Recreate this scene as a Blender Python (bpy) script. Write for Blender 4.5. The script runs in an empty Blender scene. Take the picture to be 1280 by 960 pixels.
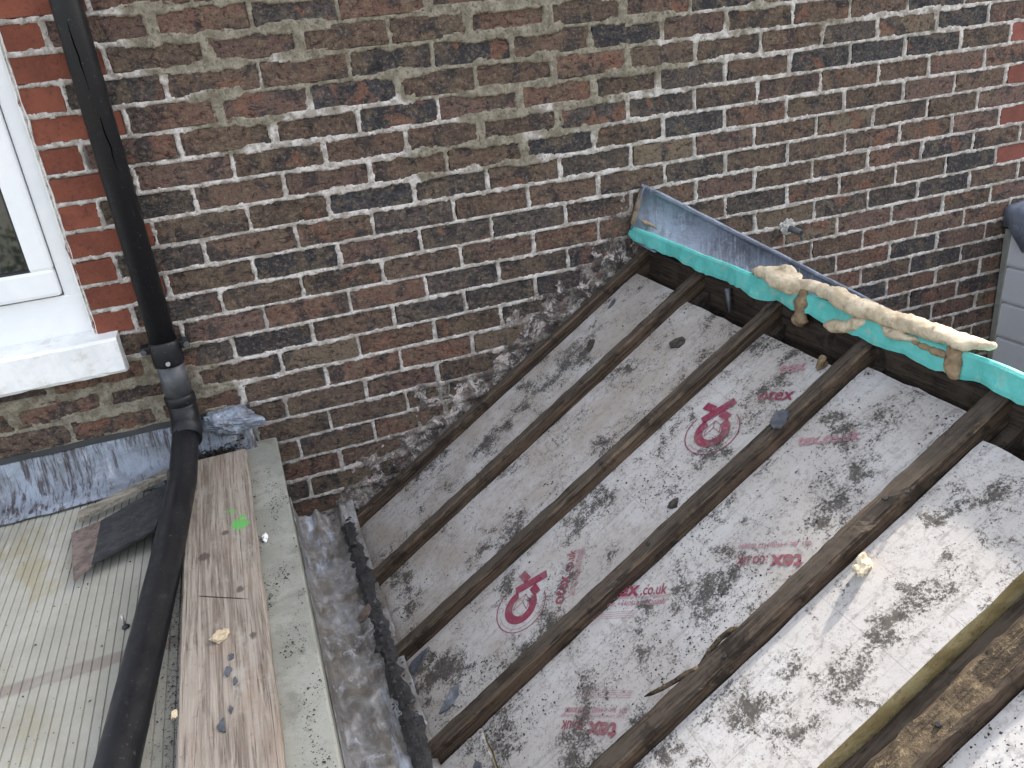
import bpy, bmesh, math, random
import numpy as np
from mathutils import Vector, Matrix, noise as mn
from bpy_extras.object_utils import world_to_camera_view

random.seed(7)
SC = bpy.context.scene
COL = SC.collection

# ------------------------------------------------------------------ camera
cd = bpy.data.cameras.new('camera'); cam = bpy.data.objects.new('camera', cd); COL.objects.link(cam)
right = Vector((0.93589638, -0.33730292, -0.10161053))
down = Vector((-0.22291778, -0.34371321, -0.91223292))
fwd = Vector((0.27277395, 0.87640628, -0.39687077))
m = Matrix((right, -down, -fwd)).transposed().to_4x4()
m.translation = Vector((0.21065, -2.22486, -0.14416))
cam.matrix_world = m
cd.sensor_width = 36.0; cd.lens = 36.0 * 1000.5 / 1280.0
cd.clip_start = 0.02; cd.clip_end = 2000
SC.camera = cam
SC.render.resolution_x = 1024; SC.render.resolution_y = 768

# ------------------------------------------------------------------ sky, sun, exposure
SUN = Vector((0.653, 0.235, 0.726)).normalized()
world = bpy.data.worlds.new('World'); SC.world = world; world.use_nodes = True
wn = world.node_tree; wn.nodes.clear()
sky = wn.nodes.new('ShaderNodeTexSky'); sky.sky_type = 'NISHITA'; sky.sun_disc = False
sky.sun_elevation = math.asin(SUN.z); sky.sun_rotation = math.atan2(SUN.x, SUN.y)
sky.dust_density = 3.0; sky.air_density = 1.0; sky.ozone_density = 0.6
hs = wn.nodes.new('ShaderNodeHueSaturation'); hs.inputs['Saturation'].default_value = 0.42
bg = wn.nodes.new('ShaderNodeBackground'); bg.inputs['Strength'].default_value = 0.15
wo = wn.nodes.new('ShaderNodeOutputWorld')
wn.links.new(sky.outputs[0], hs.inputs['Color']); wn.links.new(hs.outputs[0], bg.inputs['Color'])
wn.links.new(bg.outputs[0], wo.inputs['Surface'])
sl = bpy.data.lights.new('sun', 'SUN'); sl.energy = 2.15; sl.angle = math.radians(2.5); sl.color = (1.0, 0.92, 0.82)
so = bpy.data.objects.new('sun', sl); COL.objects.link(so); so.rotation_euler = SUN.to_track_quat('Z', 'Y').to_euler()
so.location = (4, 2, 5)
vs = SC.view_settings; vs.view_transform = 'Standard'; vs.look = 'None'; vs.gamma = 1.0; vs.use_curve_mapping = False
vs.exposure = 2.0
SC.cycles.max_bounces = 4; SC.cycles.diffuse_bounces = 3; SC.cycles.glossy_bounces = 2

# ------------------------------------------------------------------ helpers
def tag(o, label=None, cat=None, group=None, kind=None):
    if label: o['label'] = label
    if cat: o['category'] = cat
    if group: o['group'] = group
    if kind: o['kind'] = kind
    return o

def mesh_obj(name, verts, faces, mats, parent=None, smooth=False, mat_idx=None, matrix=None):
    me = bpy.data.meshes.new(name); me.from_pydata([tuple(v) for v in verts], [], [tuple(f) for f in faces]); me.update()
    for mt in (mats if isinstance(mats, (list, tuple)) else [mats]): me.materials.append(mt)
    if mat_idx is not None: me.polygons.foreach_set('material_index', mat_idx)
    if smooth: me.polygons.foreach_set('use_smooth', [True] * len(me.polygons))
    o = bpy.data.objects.new(name, me); COL.objects.link(o)
    if parent: o.parent = parent
    if matrix is not None: o.matrix_world = matrix
    return o

def bm_obj(name, bm, mats, parent=None, smooth=False, matrix=None):
    me = bpy.data.meshes.new(name); bm.normal_update(); bm.to_mesh(me); bm.free()
    for mt in (mats if isinstance(mats, (list, tuple)) else [mats]): me.materials.append(mt)
    if smooth: me.polygons.foreach_set('use_smooth', [True] * len(me.polygons))
    o = bpy.data.objects.new(name, me); COL.objects.link(o)
    if parent: o.parent = parent
    if matrix is not None: o.matrix_world = matrix
    return o

def empty(name, loc=(0, 0, 0)):
    o = bpy.data.objects.new(name, None); o.empty_display_size = 0.1; COL.objects.link(o); o.location = loc
    return o

def box_bm(x0, x1, y0, y1, z0, z1, bev=0.0, bm=None):
    own = bm is None
    b = bmesh.new()
    bmesh.ops.create_cube(b, size=1.0)
    for v in b.verts:
        v.co = Vector(((x0 + x1) / 2 + v.co.x * (x1 - x0), (y0 + y1) / 2 + v.co.y * (y1 - y0), (z0 + z1) / 2 + v.co.z * (z1 - z0)))
    if bev > 0: bmesh.ops.bevel(b, geom=list(b.edges), offset=bev, segments=2, affect='EDGES', profile=0.6)
    if own: return b
    tmp = bpy.data.meshes.new('tmp'); b.to_mesh(tmp); b.free(); bm.from_mesh(tmp); bpy.data.meshes.remove(tmp)
    return bm

def fb(p, oct=4):  # fractal noise about -1..1
    return mn.fractal(Vector(p), 1.0, 2.0, oct, noise_basis='PERLIN_ORIGINAL')

def tube(path, radii, seg=16, caps=True, bm=None, squash=None):
    bm = bm or bmesh.new()
    pts = [Vector(p) for p in path]
    rings = []
    up = Vector((0.1, 0.3, 1)).normalized()
    prev = None
    for i, p in enumerate(pts):
        t = (pts[min(i + 1, len(pts) - 1)] - pts[max(i - 1, 0)]).normalized()
        a = t.cross(up if prev is None else prev)
        if prev is None:
            if a.length < 1e-3: a = t.cross(Vector((1, 0, 0)))
            u = a.normalized()
        else:
            u = (prev - t * prev.dot(t)).normalized()
        v = t.cross(u)
        prev = u
        r = radii[i] if isinstance(radii, (list, tuple)) else radii
        ring = []
        for k in range(seg):
            ang = 2 * math.pi * k / seg
            ring.append(bm.verts.new(p + (u * math.cos(ang) + v * math.sin(ang)) * r))
        rings.append(ring)
    for a, b in zip(rings, rings[1:]):
        for k in range(seg):
            f = bm.faces.new((a[k], a[(k + 1) % seg], b[(k + 1) % seg], b[k])); f.smooth = True
    if caps:
        bm.faces.new(rings[0][::-1]); bm.faces.new(rings[-1])
    return bm

# value noise for big grids
def vnoise(x, z, scale, seed):
    rs = np.random.RandomState(seed); T = rs.rand(256, 256)
    X = x * scale + 77.3; Z = z * scale + 51.7
    xi = np.floor(X).astype(int); zi = np.floor(Z).astype(int)
    fx = X - xi; fz = Z - zi
    fx = fx * fx * (3 - 2 * fx); fz = fz * fz * (3 - 2 * fz)
    g = lambda a, b: T[a % 256, b % 256]
    return (g(xi, zi) * (1 - fx) + g(xi + 1, zi) * fx) * (1 - fz) + (g(xi, zi + 1) * (1 - fx) + g(xi + 1, zi + 1) * fx) * fz
def fbm(x, z, scale, seed, oct=4):
    s = 0; a = 0.5; t = 0
    for o in range(oct):
        s = s + a * vnoise(x, z, scale * 2 ** o, seed + o); t += a; a *= 0.55
    return s / t
def sstep(a, b, x):
    t = np.clip((x - a) / (b - a), 0, 1); return t * t * (3 - 2 * t)

# ---- shader helper
class M:
    def __init__(s, name, rough=0.7, metal=0.0, spec=0.4):
        s.mat = bpy.data.materials.new(name); s.mat.use_nodes = True
        s.nt = s.mat.node_tree; s.b = s.nt.nodes['Principled BSDF']
        s.b.inputs['Roughness'].default_value = rough; s.b.inputs['Metallic'].default_value = metal
        s.b.inputs['Specular IOR Level'].default_value = spec
        s.pos = s.n('ShaderNodeNewGeometry').outputs['Position']
        s.obj = s.n('ShaderNodeTexCoord').outputs['Object']
    def n(s, t, **k):
        nd = s.nt.nodes.new(t)
        for a, v in k.items(): setattr(nd, a, v)
        return nd
    def put(s, sock, v):
        if isinstance(v, bpy.types.NodeSocket): s.nt.links.new(v, sock)
        elif isinstance(v, (tuple, list)) and len(v) == 3 and sock.type == 'RGBA': sock.default_value = (*v, 1)
        else: sock.default_value = v
    def vscale(s, v, sc, off=None):
        nd = s.n('ShaderNodeMapping'); s.put(nd.inputs['Vector'], v); nd.inputs['Scale'].default_value = sc
        if off: nd.inputs['Location'].default_value = off
        return nd.outputs[0]
    def vadd(s, a, b):
        nd = s.n('ShaderNodeVectorMath', operation='ADD'); s.put(nd.inputs[0], a); s.put(nd.inputs[1], b); return nd.outputs[0]
    def noise(s, vec, scale, detail=4, rough=0.6, dist=0.0):
        nd = s.n('ShaderNodeTexNoise'); s.put(nd.inputs['Vector'], vec)
        nd.inputs['Scale'].default_value = scale; nd.inputs['Detail'].default_value = detail
        nd.inputs['Roughness'].default_value = rough; nd.inputs['Distortion'].default_value = dist
        return nd.outputs['Fac']
    def voro(s, vec, scale, feature='F1', out='Distance', rnd=1.0):
        nd = s.n('ShaderNodeTexVoronoi', feature=feature); s.put(nd.inputs['Vector'], vec)
        nd.inputs['Scale'].default_value = scale; nd.inputs['Randomness'].default_value = rnd
        return nd.outputs[out]
    def ramp(s, f, a, b, lo=0.0, hi=1.0):
        nd = s.n('ShaderNodeMapRange', interpolation_type='SMOOTHSTEP'); s.put(nd.inputs['Value'], f)
        nd.inputs['From Min'].default_value = a; nd.inputs['From Max'].default_value = b
        nd.inputs['To Min'].default_value = lo; nd.inputs['To Max'].default_value = hi
        return nd.outputs[0]
    def mix(s, f, a, b, mode='MIX'):
        nd = s.n('ShaderNodeMix', data_type='RGBA', blend_type=mode)
        s.put(nd.inputs[0], f); s.put(nd.inputs[6], a); s.put(nd.inputs[7], b)
        return nd.outputs[2]
    def math(s, op, a, b=0.0, c=0.0):
        nd = s.n('ShaderNodeMath', operation=op); s.put(nd.inputs[0], a); s.put(nd.inputs[1], b)
        if op in ('MULTIPLY_ADD',): s.put(nd.inputs[2], c)
        return nd.outputs[0]
    def sep(s, v):
        nd = s.n('ShaderNodeSeparateXYZ'); s.put(nd.inputs[0], v); return nd.outputs
    def attr(s, name):
        return s.n('ShaderNodeAttribute', attribute_name=name).outputs['Fac']
    def bump(s, h, strength=0.5, dist=0.01, prev=None):
        nd = s.n('ShaderNodeBump'); s.put(nd.inputs['Height'], h); nd.inputs['Strength'].default_value = strength
        nd.inputs['Distance'].default_value = dist
        if prev is not None: s.put(nd.inputs['Normal'], prev)
        return nd.outputs[0]
    def fin(s, col, rough=None, normal=None, metal=None):
        s.put(s.b.inputs['Base Color'], col)
        if rough is not None: s.put(s.b.inputs['Roughness'], rough)
        if normal is not None: s.put(s.b.inputs['Normal'], normal)
        if metal is not None: s.put(s.b.inputs['Metallic'], metal)
        return s.mat

# ------------------------------------------------------------------ materials
def brick_mat(name, island=False, red=False):
    q = M(name, 0.88, 0, 0.25)
    if island:
        rnd = q.n('ShaderNodeNewGeometry').outputs['Random Per Island']
        nd = q.n('ShaderNodeValToRGB'); q.put(nd.inputs[0], rnd)
        e = nd.color_ramp.elements; e[0].color = (0.05, 0.04, 0.038, 1); e[1].color = (0.10, 0.058, 0.042, 1)
        base = nd.outputs[0]; v = q.pos
    else:
        oi = q.n('ShaderNodeObjectInfo'); base = oi.outputs['Color']; rnd = oi.outputs['Random']
        cx = q.n('ShaderNodeCombineXYZ'); q.put(cx.inputs[0], q.math('MULTIPLY', rnd, 37.0)); q.put(cx.inputs[1], q.math('MULTIPLY', rnd, 91.0)); q.put(cx.inputs[2], q.math('MULTIPLY', rnd, 53.0))
        v = q.vadd(q.obj, cx.outputs[0])
    big = q.noise(v, 15, 2, 0.5, 0.5)
    big2 = q.noise(q.vadd(v, (5.3, 1.1, 9.7)), 14, 2, 0.5, 0.6)
    fine = q.noise(v, 95, 4, 0.8)
    if red:
        c = q.mix(q.ramp(big, 0.35, 0.65, 0, 0.4), base, (0.085, 0.030, 0.022))
        c = q.mix(q.ramp(fine, 0.54, 0.70, 0, 0.35), c, (0.24, 0.115, 0.08))
        c = q.mix(q.ramp(fine, 0.45, 0.34, 0, 0.65), c, (0.06, 0.03, 0.024))
        h = q.math('ADD', q.math('MULTIPLY', fine, 0.5), q.math('MULTIPLY', big, 0.6))
        return q.fin(c, 0.85, q.bump(h, 0.5, 0.003))
    wrk = q.noise(q.vscale(v, (0.75, 1, 1.3)), 46, 4, 0.75, 1.0)
    gate = q.ramp(q.math('FRACT', q.math('MULTIPLY', rnd, 7.31)), 0.58, 0.70, 0.12, 1.0)
    c = q.mix(q.ramp(big, 0.52, 0.62, 0, 0.75), base, (0.030, 0.029, 0.032))
    c = q.mix(q.math('MULTIPLY', gate, q.ramp(big2, 0.56, 0.64, 0, 0.75)), c, (0.170, 0.080, 0.053))
    c = q.mix(q.ramp(big2, 0.44, 0.36, 0, 0.55), c, (0.125, 0.092, 0.062))
    c = q.mix(q.ramp(fine, 0.52, 0.66, 0, 0.65), c, (0.215, 0.160, 0.112))
    c = q.mix(q.ramp(fine, 0.46, 0.36, 0, 0.75), c, (0.018, 0.015, 0.015))
    c = q.mix(q.ramp(wrk, 0.45, 0.37, 0, 0.75), c, (0.014, 0.012, 0.012))
    c = q.mix(q.ramp(wrk, 0.55, 0.66, 0, 0.50), c, (0.185, 0.132, 0.095))
    h = q.math('ADD', q.math('MULTIPLY', fine, 0.6), q.math('MULTIPLY', wrk, 1.2))
    return q.fin(c, 0.9, q.bump(h, 0.8, 0.007))

MB = brick_mat('brown_stock_brick'); MBR = brick_mat('red_rubbed_brick', red=True); MBI = brick_mat('brick_far', island=True)

def mortar_mat():
    q = M('lime_mortar', 0.95, 0, 0.2)
    tan = q.attr('tan'); scar = q.attr('scar'); dark = q.attr('corner_dark')
    f = q.noise(q.pos, 110, 4, 0.8); g = q.noise(q.pos, 30, 3, 0.65)
    white = q.mix(q.ramp(g, 0.40, 0.60), (0.32, 0.285, 0.25), (0.55, 0.51, 0.47))
    white = q.mix(q.ramp(f, 0.48, 0.34, 0, 0.75), white, (0.12, 0.10, 0.085))
    sand = q.mix(q.ramp(g, 0.38, 0.62), (0.165, 0.142, 0.105), (0.265, 0.235, 0.180))
    sand = q.mix(q.ramp(f, 0.48, 0.34, 0, 0.75), sand, (0.06, 0.05, 0.04))
    sand = q.mix(q.ramp(f, 0.56, 0.68, 0, 0.5), sand, (0.38, 0.34, 0.27))
    c = q.mix(q.ramp(q.math('ADD', tan, q.math('MULTIPLY', q.math('SUBTRACT', q.noise(q.pos, 7, 3), 0.5), 1.5)), 0.40, 0.60), white, sand)
    k1 = q.noise(q.pos, 13, 5, 0.8, 0.5); k2 = q.noise(q.vadd(q.pos, (3.1, 4.7, 9.1)), 20, 5, 0.8, 0.6)
    sc = q.mix(q.ramp(k1, 0.44, 0.58), (0.075, 0.064, 0.058), (0.235, 0.205, 0.18))
    sc = q.mix(q.ramp(k2, 0.51, 0.59, 0, 0.85), sc, (0.52, 0.45, 0.41))
    sc = q.mix(q.ramp(k2, 0.44, 0.36, 0, 0.75), sc, (0.155, 0.085, 0.065))
    sc = q.mix(q.ramp(f, 0.48, 0.34, 0, 0.75), sc, (0.025, 0.022, 0.022))
    c = q.mix(scar, c, sc)
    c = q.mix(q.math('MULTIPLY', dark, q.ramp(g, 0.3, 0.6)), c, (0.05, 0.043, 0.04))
    h = q.math('ADD', f, q.math('MULTIPLY', g, 1.2))
    return q.fin(c, 0.95, q.bump(h, 0.8, 0.005))
MM = mortar_mat()

def timber_mat(name, dark, mid, light, axis=0, wear=0.5, scale=1.0, knots=True, grey=None, rough=False):
    q = M(name, 0.8, 0, 0.25)
    sc = [70, 70, 70]; sc[axis] = 3.0
    v = q.vscale(q.obj, [a * scale for a in sc])
    sc2 = [260, 260, 260]; sc2[axis] = 9.0
    g = q.noise(v, 1.0, 5, 0.65, 0.6); g2 = q.noise(q.vscale(q.obj, sc2), 1.0, 4, 0.6)
    c = q.mix(q.ramp(g, 0.40, 0.58), dark, mid)
    c = q.mix(q.ramp(g2, 0.52, 0.70, 0, 0.5), c, light)
    c = q.mix(q.ramp(g2, 0.44, 0.34, 0, 0.8), c, tuple(a_ * 0.3 for a_ in dark))
    pch = q.noise(q.pos, 9, 5, 0.7)
    c = q.mix(q.ramp(pch, 0.48, 0.70, 0, wear), c, light)
    c = q.mix(q.ramp(q.noise(q.vadd(q.pos, (4, 8, 1)), 14, 5, 0.75), 0.52, 0.66, 0, 0.8), c, tuple(a * 0.35 for a in dark))
    c = q.mix(q.ramp(q.noise(q.pos, 170, 4, 0.7), 0.40, 0.28, 0, 0.7), c, (0.02, 0.018, 0.016))
    if grey: c = q.mix(q.ramp(q.noise(q.vadd(q.pos, (1, 2, 8)), 7, 5, 0.7), 0.42, 0.62, 0, 0.8), c, grey)
    h = q.math('ADD', q.math('MULTIPLY', g, 1.0), q.math('MULTIPLY', g2, 0.5))
    if rough:
        r1 = q.noise(q.pos, 70, 5, 0.8)
        c = q.mix(q.ramp(r1, 0.47, 0.36, 0, 0.85), c, (0.02, 0.014, 0.01)); c = q.mix(q.ramp(r1, 0.54, 0.66, 0, 0.7), c, (0.36, 0.27, 0.165))
        h = q.math('ADD', h, q.math('MULTIPLY', r1, 4.0))
    return q.fin(c, 0.8, q.bump(h, 0.8, 0.006))
M_RT = timber_mat('rafter_weathered_top', (0.028, 0.021, 0.016), (0.078, 0.059, 0.045), (0.145, 0.110, 0.080), wear=0.3, grey=(0.080, 0.064, 0.049))
M_RS = timber_mat('rafter_sawn_side', (0.028, 0.019, 0.013), (0.076, 0.050, 0.033), (0.16, 0.105, 0.066), wear=0.35)
M_RE = timber_mat('rafter_worn_arris', (0.034, 0.025, 0.018), (0.09, 0.064, 0.044), (0.20, 0.14, 0.09), wear=0.55)
M_RD = timber_mat('ridge_timber', (0.020, 0.015, 0.012), (0.045, 0.033, 0.025), (0.075, 0.055, 0.04), axis=1)
M_LIT = timber_mat('crumbled_sunlit_timber', (0.045, 0.032, 0.021), (0.12, 0.085, 0.053), (0.26, 0.195, 0.12), wear=0.6, rough=True)  # crumbled rafter timber; its sunlit look is also painted in as lighter tones

def foil_nodes(q, base, keep=1.0):
    v = q.pos
    s = q.sep(q.obj)
    def line(comp, per, w):
        a = q.math('FRACT', q.math('DIVIDE', q.math('ADD', comp, 10.0), per))
        return q.ramp(q.math('ABSOLUTE', q.math('SUBTRACT', a, 0.5)), w, w * 0.4)
    ln = q.math('MAXIMUM', line(s[0], 0.105, 0.010), line(s[1], 0.105, 0.010))
    ln = q.math('MULTIPLY', ln, q.ramp(q.noise(v, 8, 3), 0.42, 0.6, 0.0, 0.55))
    c = q.mix(ln, base, (0.16, 0.13, 0.15))
    film = q.noise(v, 5, 5, 0.65)
    am = q.math('MULTIPLY', q.n('ShaderNodeObjectInfo').outputs['Alpha'], 1.0 if keep == 1.0 else 0.3)
    c = q.mix(q.math('MULTIPLY', am, q.ramp(film, 0.36, 0.60, 0.10, 0.75)), c, (0.335, 0.285, 0.24))
    c = q.mix(q.ramp(q.noise(q.vadd(v, (6, 2, 4)), 60, 4, 0.8), 0.50, 0.64, 0, 0.45), c, (0.19, 0.165, 0.145))
    # directional smears along the slope
    sm = q.noise(q.vscale(q.obj, (6, 120, 20)), 1.0, 5, 0.7)
    c = q.mix(q.ramp(sm, 0.52, 0.72, 0, 0.45), c, (0.20, 0.18, 0.16))
    low = q.noise(q.vadd(v, (3.7, 8.1, 1.9)), 7.5, 4, 0.6, 0.3)
    mid = q.noise(q.vadd(v, (1.7, 2.1, 6.9)), 24, 5, 0.7, 0.6)
    fine = q.noise(v, 190, 3, 0.8)
    fine2 = q.noise(q.vadd(v, (9, 9, 1)), 75, 5, 0.75)
    m1 = q.math('ADD', q.math('MULTIPLY', low, 1.5), q.math('MULTIPLY', mid, 0.8))
    m1 = q.math('ADD', m1, q.math('MULTIPLY', fine, 0.8))
    dirt = q.ramp(m1, 1.61, 1.80, 0, 0.92)
    m2 = q.math('ADD', q.math('MULTIPLY', low, 0.75), q.math('MULTIPLY', fine2, 1.0))
    dirt2 = q.ramp(m2, 0.99, 1.08, 0, 0.9)
    sp = q.ramp(q.math('ADD', q.math('MULTIPLY', fine, 1.0), q.math('MULTIPLY', low, 0.55)), 0.875, 0.97, 0, 0.8)
    d = q.math('MULTIPLY', q.math('MAXIMUM', q.math('MAXIMUM', dirt, dirt2), sp), keep)
    c = q.mix(d, c, q.mix(q.ramp(fine2, 0.4, 0.65), (0.028, 0.025, 0.022), (0.085, 0.072, 0.058)))
    rough = q.ramp(d, 0, 1, 0.50, 0.95)
    h = q.math('ADD', q.math('MULTIPLY', q.noise(v, 22, 4, 0.6), 0.6), q.math('MULTIPLY', d, 0.25))
    h = q.math('ADD', h, q.math('MULTIPLY', fine, 0.12))
    return c, rough, q.bump(h, 0.35, 0.008), d
def foil_mat():
    q = M('foil_faced_board', 0.5, 0.15, 0.45)
    c, r, nn, d = foil_nodes(q, (0.53, 0.515, 0.50)); return q.fin(c, r, nn)
def print_mat(name, col):
    q = M(name, 0.5, 0.0, 0.4)
    c0 = q.mix(q.ramp(q.noise(q.pos, 90, 4, 0.75), 0.58, 0.74, 0, 0.6), col, (0.5, 0.48, 0.49))
    c, r, nn, d = foil_nodes(q, c0, 0.55); return q.fin(c, r, nn)
M_FOIL = foil_mat(); M_PRINT = print_mat('red_board_print', (0.21, 0.016, 0.052)); M_PFINE = print_mat('faded_board_print', (0.36, 0.16, 0.20))

def simple(name, cols, scale, rough, bumpd=0.003, metal=0.0, spec=0.4, bscale=None, thr=(0.38, 0.62), speck=None):
    q = M(name, rough, metal, spec)
    c = q.mix(q.ramp(q.noise(q.pos, scale, 5, 0.65, 0.3), *thr), cols[0], cols[1])
    if len(cols) > 2: c = q.mix(q.ramp(q.noise(q.vadd(q.pos, (3, 5, 7)), scale * 2.3, 5, 0.7), 0.52, 0.7), c, cols[2])
    if speck: c = q.mix(q.ramp(q.noise(q.pos, 160, 4, 0.7), 0.40, 0.30, 0, speck[1]), c, speck[0])
    return q.fin(c, rough, q.bump(q.noise(q.pos, bscale or scale * 4, 5, 0.65), 0.5, bumpd))
M_PIR = simple('yellow_foam_core', [(0.46, 0.35, 0.155), (0.60, 0.49, 0.25), (0.33, 0.24, 0.12)], 18, 0.9, 0.004, bscale=120, speck=((0.10, 0.07, 0.04), 0.7))
M_FOAM = simple('expanding_foam', [(0.44, 0.355, 0.24), (0.60, 0.51, 0.37), (0.31, 0.235, 0.15)], 20, 0.85, 0.006, bscale=90)
M_FOAMB = simple('brown_old_foam', [(0.17, 0.115, 0.065), (0.30, 0.215, 0.13), (0.10, 0.07, 0.045)], 26, 0.9, 0.006, bscale=90)
M_GREEN = simple('green_membrane', [(0.08, 0.40, 0.36), (0.13, 0.52, 0.48), (0.24, 0.45, 0.40)], 14, 0.55, 0.003, bscale=60, thr=(0.3, 0.7))
M_UPVC = simple('white_upvc', [(0.74, 0.75, 0.76), (0.80, 0.80, 0.80)], 6, 0.35, 0.0005)
M_SILL = simple('white_masonry_paint', [(0.70, 0.70, 0.69), (0.80, 0.80, 0.78), (0.62, 0.60, 0.56)], 9, 0.6, 0.003, bscale=60)
M_GASK = simple('black_gasket', [(0.02, 0.02, 0.02), (0.03, 0.03, 0.03)], 9, 0.6)
M_SCREW = simple('steel_screw', [(0.45, 0.45, 0.45), (0.6, 0.6, 0.6)], 60, 0.35, 0.0004, metal=0.8)
M_SLATE = simple('slate_fragment', [(0.055, 0.06, 0.072), (0.10, 0.105, 0.12)], 40, 0.6, 0.003, bscale=200)
M_MOSS = simple('black_moss', [(0.012, 0.011, 0.010), (0.030, 0.027, 0.022)], 60, 1.0, 0.004)
M_GRIT = simple('dark_grit', [(0.022, 0.020, 0.018), (0.070, 0.060, 0.048)], 90, 1.0, 0.002)
M_PALE = simple('pale_grit', [(0.34, 0.30, 0.24), (0.50, 0.47, 0.42)], 90, 1.0, 0.002)
M_FELT = simple('dark_mineral_felt', [(0.020, 0.020, 0.022), (0.036, 0.036, 0.038), (0.062, 0.058, 0.053)], 35, 0.85, 0.003, bscale=240)
M_FELTB = simple('brown_felt_edge', [(0.10, 0.075, 0.065), (0.19, 0.145, 0.125), (0.06, 0.05, 0.045)], 25, 0.85, 0.003)
M_CLAD = simple('grey_weatherboard', [(0.56, 0.575, 0.60), (0.62, 0.635, 0.66)], 5, 0.5, 0.0006)
M_TRIM = simple('grey_green_trim', [(0.215, 0.215, 0.185), (0.275, 0.275, 0.24), (0.17, 0.165, 0.14)], 10, 0.75, 0.003, bscale=60, speck=((0.06, 0.055, 0.045), 0.8))
M_VOID = simple('open_crack', [(0.002, 0.002, 0.002), (0.003, 0.003, 0.003)], 9, 1.0, spec=0.0)
M_GROUND = simple('garden_ground', [(0.10, 0.10, 0.07), (0.17, 0.16, 0.13)], 0.5, 0.95, 0.02)
M_LEAF = simple('hedge_leaf', [(0.035, 0.055, 0.018), (0.10, 0.095, 0.02)], 4, 0.6)
M_BARK = simple('bark', [(0.08, 0.06, 0.045), (0.13, 0.10, 0.07)], 12, 0.9)
M_DECK = simple('roof_sheathing', [(0.09, 0.075, 0.06), (0.15, 0.125, 0.10)], 12, 0.9)

def plastic_black():
    q = M('black_plastic', 0.42, 0, 0.32)
    c = q.mix(q.ramp(q.noise(q.pos, 26, 5, 0.75), 0.60, 0.75, 0, 0.5), (0.009, 0.009, 0.0105), (0.055, 0.053, 0.054))
    c = q.mix(q.ramp(q.noise(q.pos, 130, 4, 0.75), 0.62, 0.72, 0, 0.5), c, (0.20, 0.19, 0.18))
    return q.fin(c, q.ramp(q.noise(q.pos, 12, 4), 0.3, 0.7, 0.34, 0.58), q.bump(q.noise(q.pos, 60, 4), 0.12, 0.002))
M_BLACK = plastic_black()
M_BLACKG = simple('grey_scuffed_plastic', [(0.05, 0.051, 0.055), (0.085, 0.086, 0.09)], 20, 0.45, 0.001)

def lead_mat(name, blue=(0.22, 0.26, 0.34), dark=(0.075, 0.075, 0.08), streak=0.0, axis=2, pale=(0.40, 0.41, 0.43), tanmix=0.0, metal=0.35, swirl=1.0):
    q = M(name, 0.5, metal, 0.4)
    a = q.noise(q.pos, 7, 5, 0.7, 0.8 * swirl); b = q.noise(q.vadd(q.pos, (5, 3, 1)), 18, 5, 0.78, 0.6 * swirl)
    c = q.mix(q.ramp(a, 0.38, 0.60), dark, blue)
    c = q.mix(q.ramp(b, 0.54, 0.70, 0, 0.75), c, pale)
    if tanmix: c = q.mix(q.ramp(q.noise(q.vadd(q.pos, (8, 1, 4)), 9, 5, 0.75, 0.4 * swirl), 0.48, 0.62, 0, tanmix), c, (0.17, 0.145, 0.115))
    if swirl < 0.5:
        wet = q.noise(q.vscale(q.pos, (16, 3.5, 6)), 1.0, 5, 0.75, 0.4)
        c = q.mix(q.ramp(wet, 0.53, 0.66, 0, 0.8), c, (0.40, 0.44, 0.52)); c = q.mix(q.ramp(wet, 0.44, 0.34, 0, 0.6), c, (0.085, 0.072, 0.058))
    if streak:
        sc = [75, 20, 20]; sc[axis] = 7
        st = q.noise(q.vscale(q.pos, sc), 1.0, 5, 0.75, 0.3)
        zr = q.noise(q.vadd(q.pos, (1, 9, 4)), 3.5, 3, 0.5)
        f = q.ramp(q.math('ADD', st, q.math('MULTIPLY', zr, 0.5)), 0.70, 0.86, 0, streak)
        c = q.mix(f, c, (0.040, 0.027, 0.026))
        c = q.mix(q.ramp(q.noise(q.vscale(q.pos, sc, (3, 4, 5)), 1.0, 5, 0.7), 0.58, 0.72, 0, 0.6), c, (0.55, 0.57, 0.60))
    c = q.mix(q.ramp(q.noise(q.pos, 150, 4, 0.7), 0.38, 0.28, 0, 0.7), c, (0.03, 0.028, 0.028))
    return q.fin(c, q.ramp(b, 0.3, 0.7, 0.40, 0.65), q.bump(q.math('ADD', b, q.math('MULTIPLY', q.noise(q.pos, 70, 5), 0.4)), 0.45, 0.008))
M_LEAD = lead_mat('lead_sheet_blue', (0.20, 0.235, 0.30), (0.105, 0.12, 0.155), pale=(0.33, 0.37, 0.43), streak=0.30, swirl=0.6)
M_LEADW = lead_mat('lead_sheet_streaked', (0.24, 0.27, 0.32), (0.17, 0.185, 0.21), streak=0.9)
M_LEADV = lead_mat('lead_gutter_stained', (0.27, 0.27, 0.275), (0.13, 0.12, 0.108), pale=(0.52, 0.55, 0.61), tanmix=0.7, metal=0.2, swirl=0.2)
M_LEADG = lead_mat('lead_cap_grey', (0.22, 0.25, 0.31), (0.15, 0.165, 0.20), pale=(0.32, 0.36, 0.43), metal=0.15)
M_LEADC = lead_mat('lead_crumpled', (0.24, 0.27, 0.32), (0.12, 0.125, 0.14), pale=(0.48, 0.51, 0.56))

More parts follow.
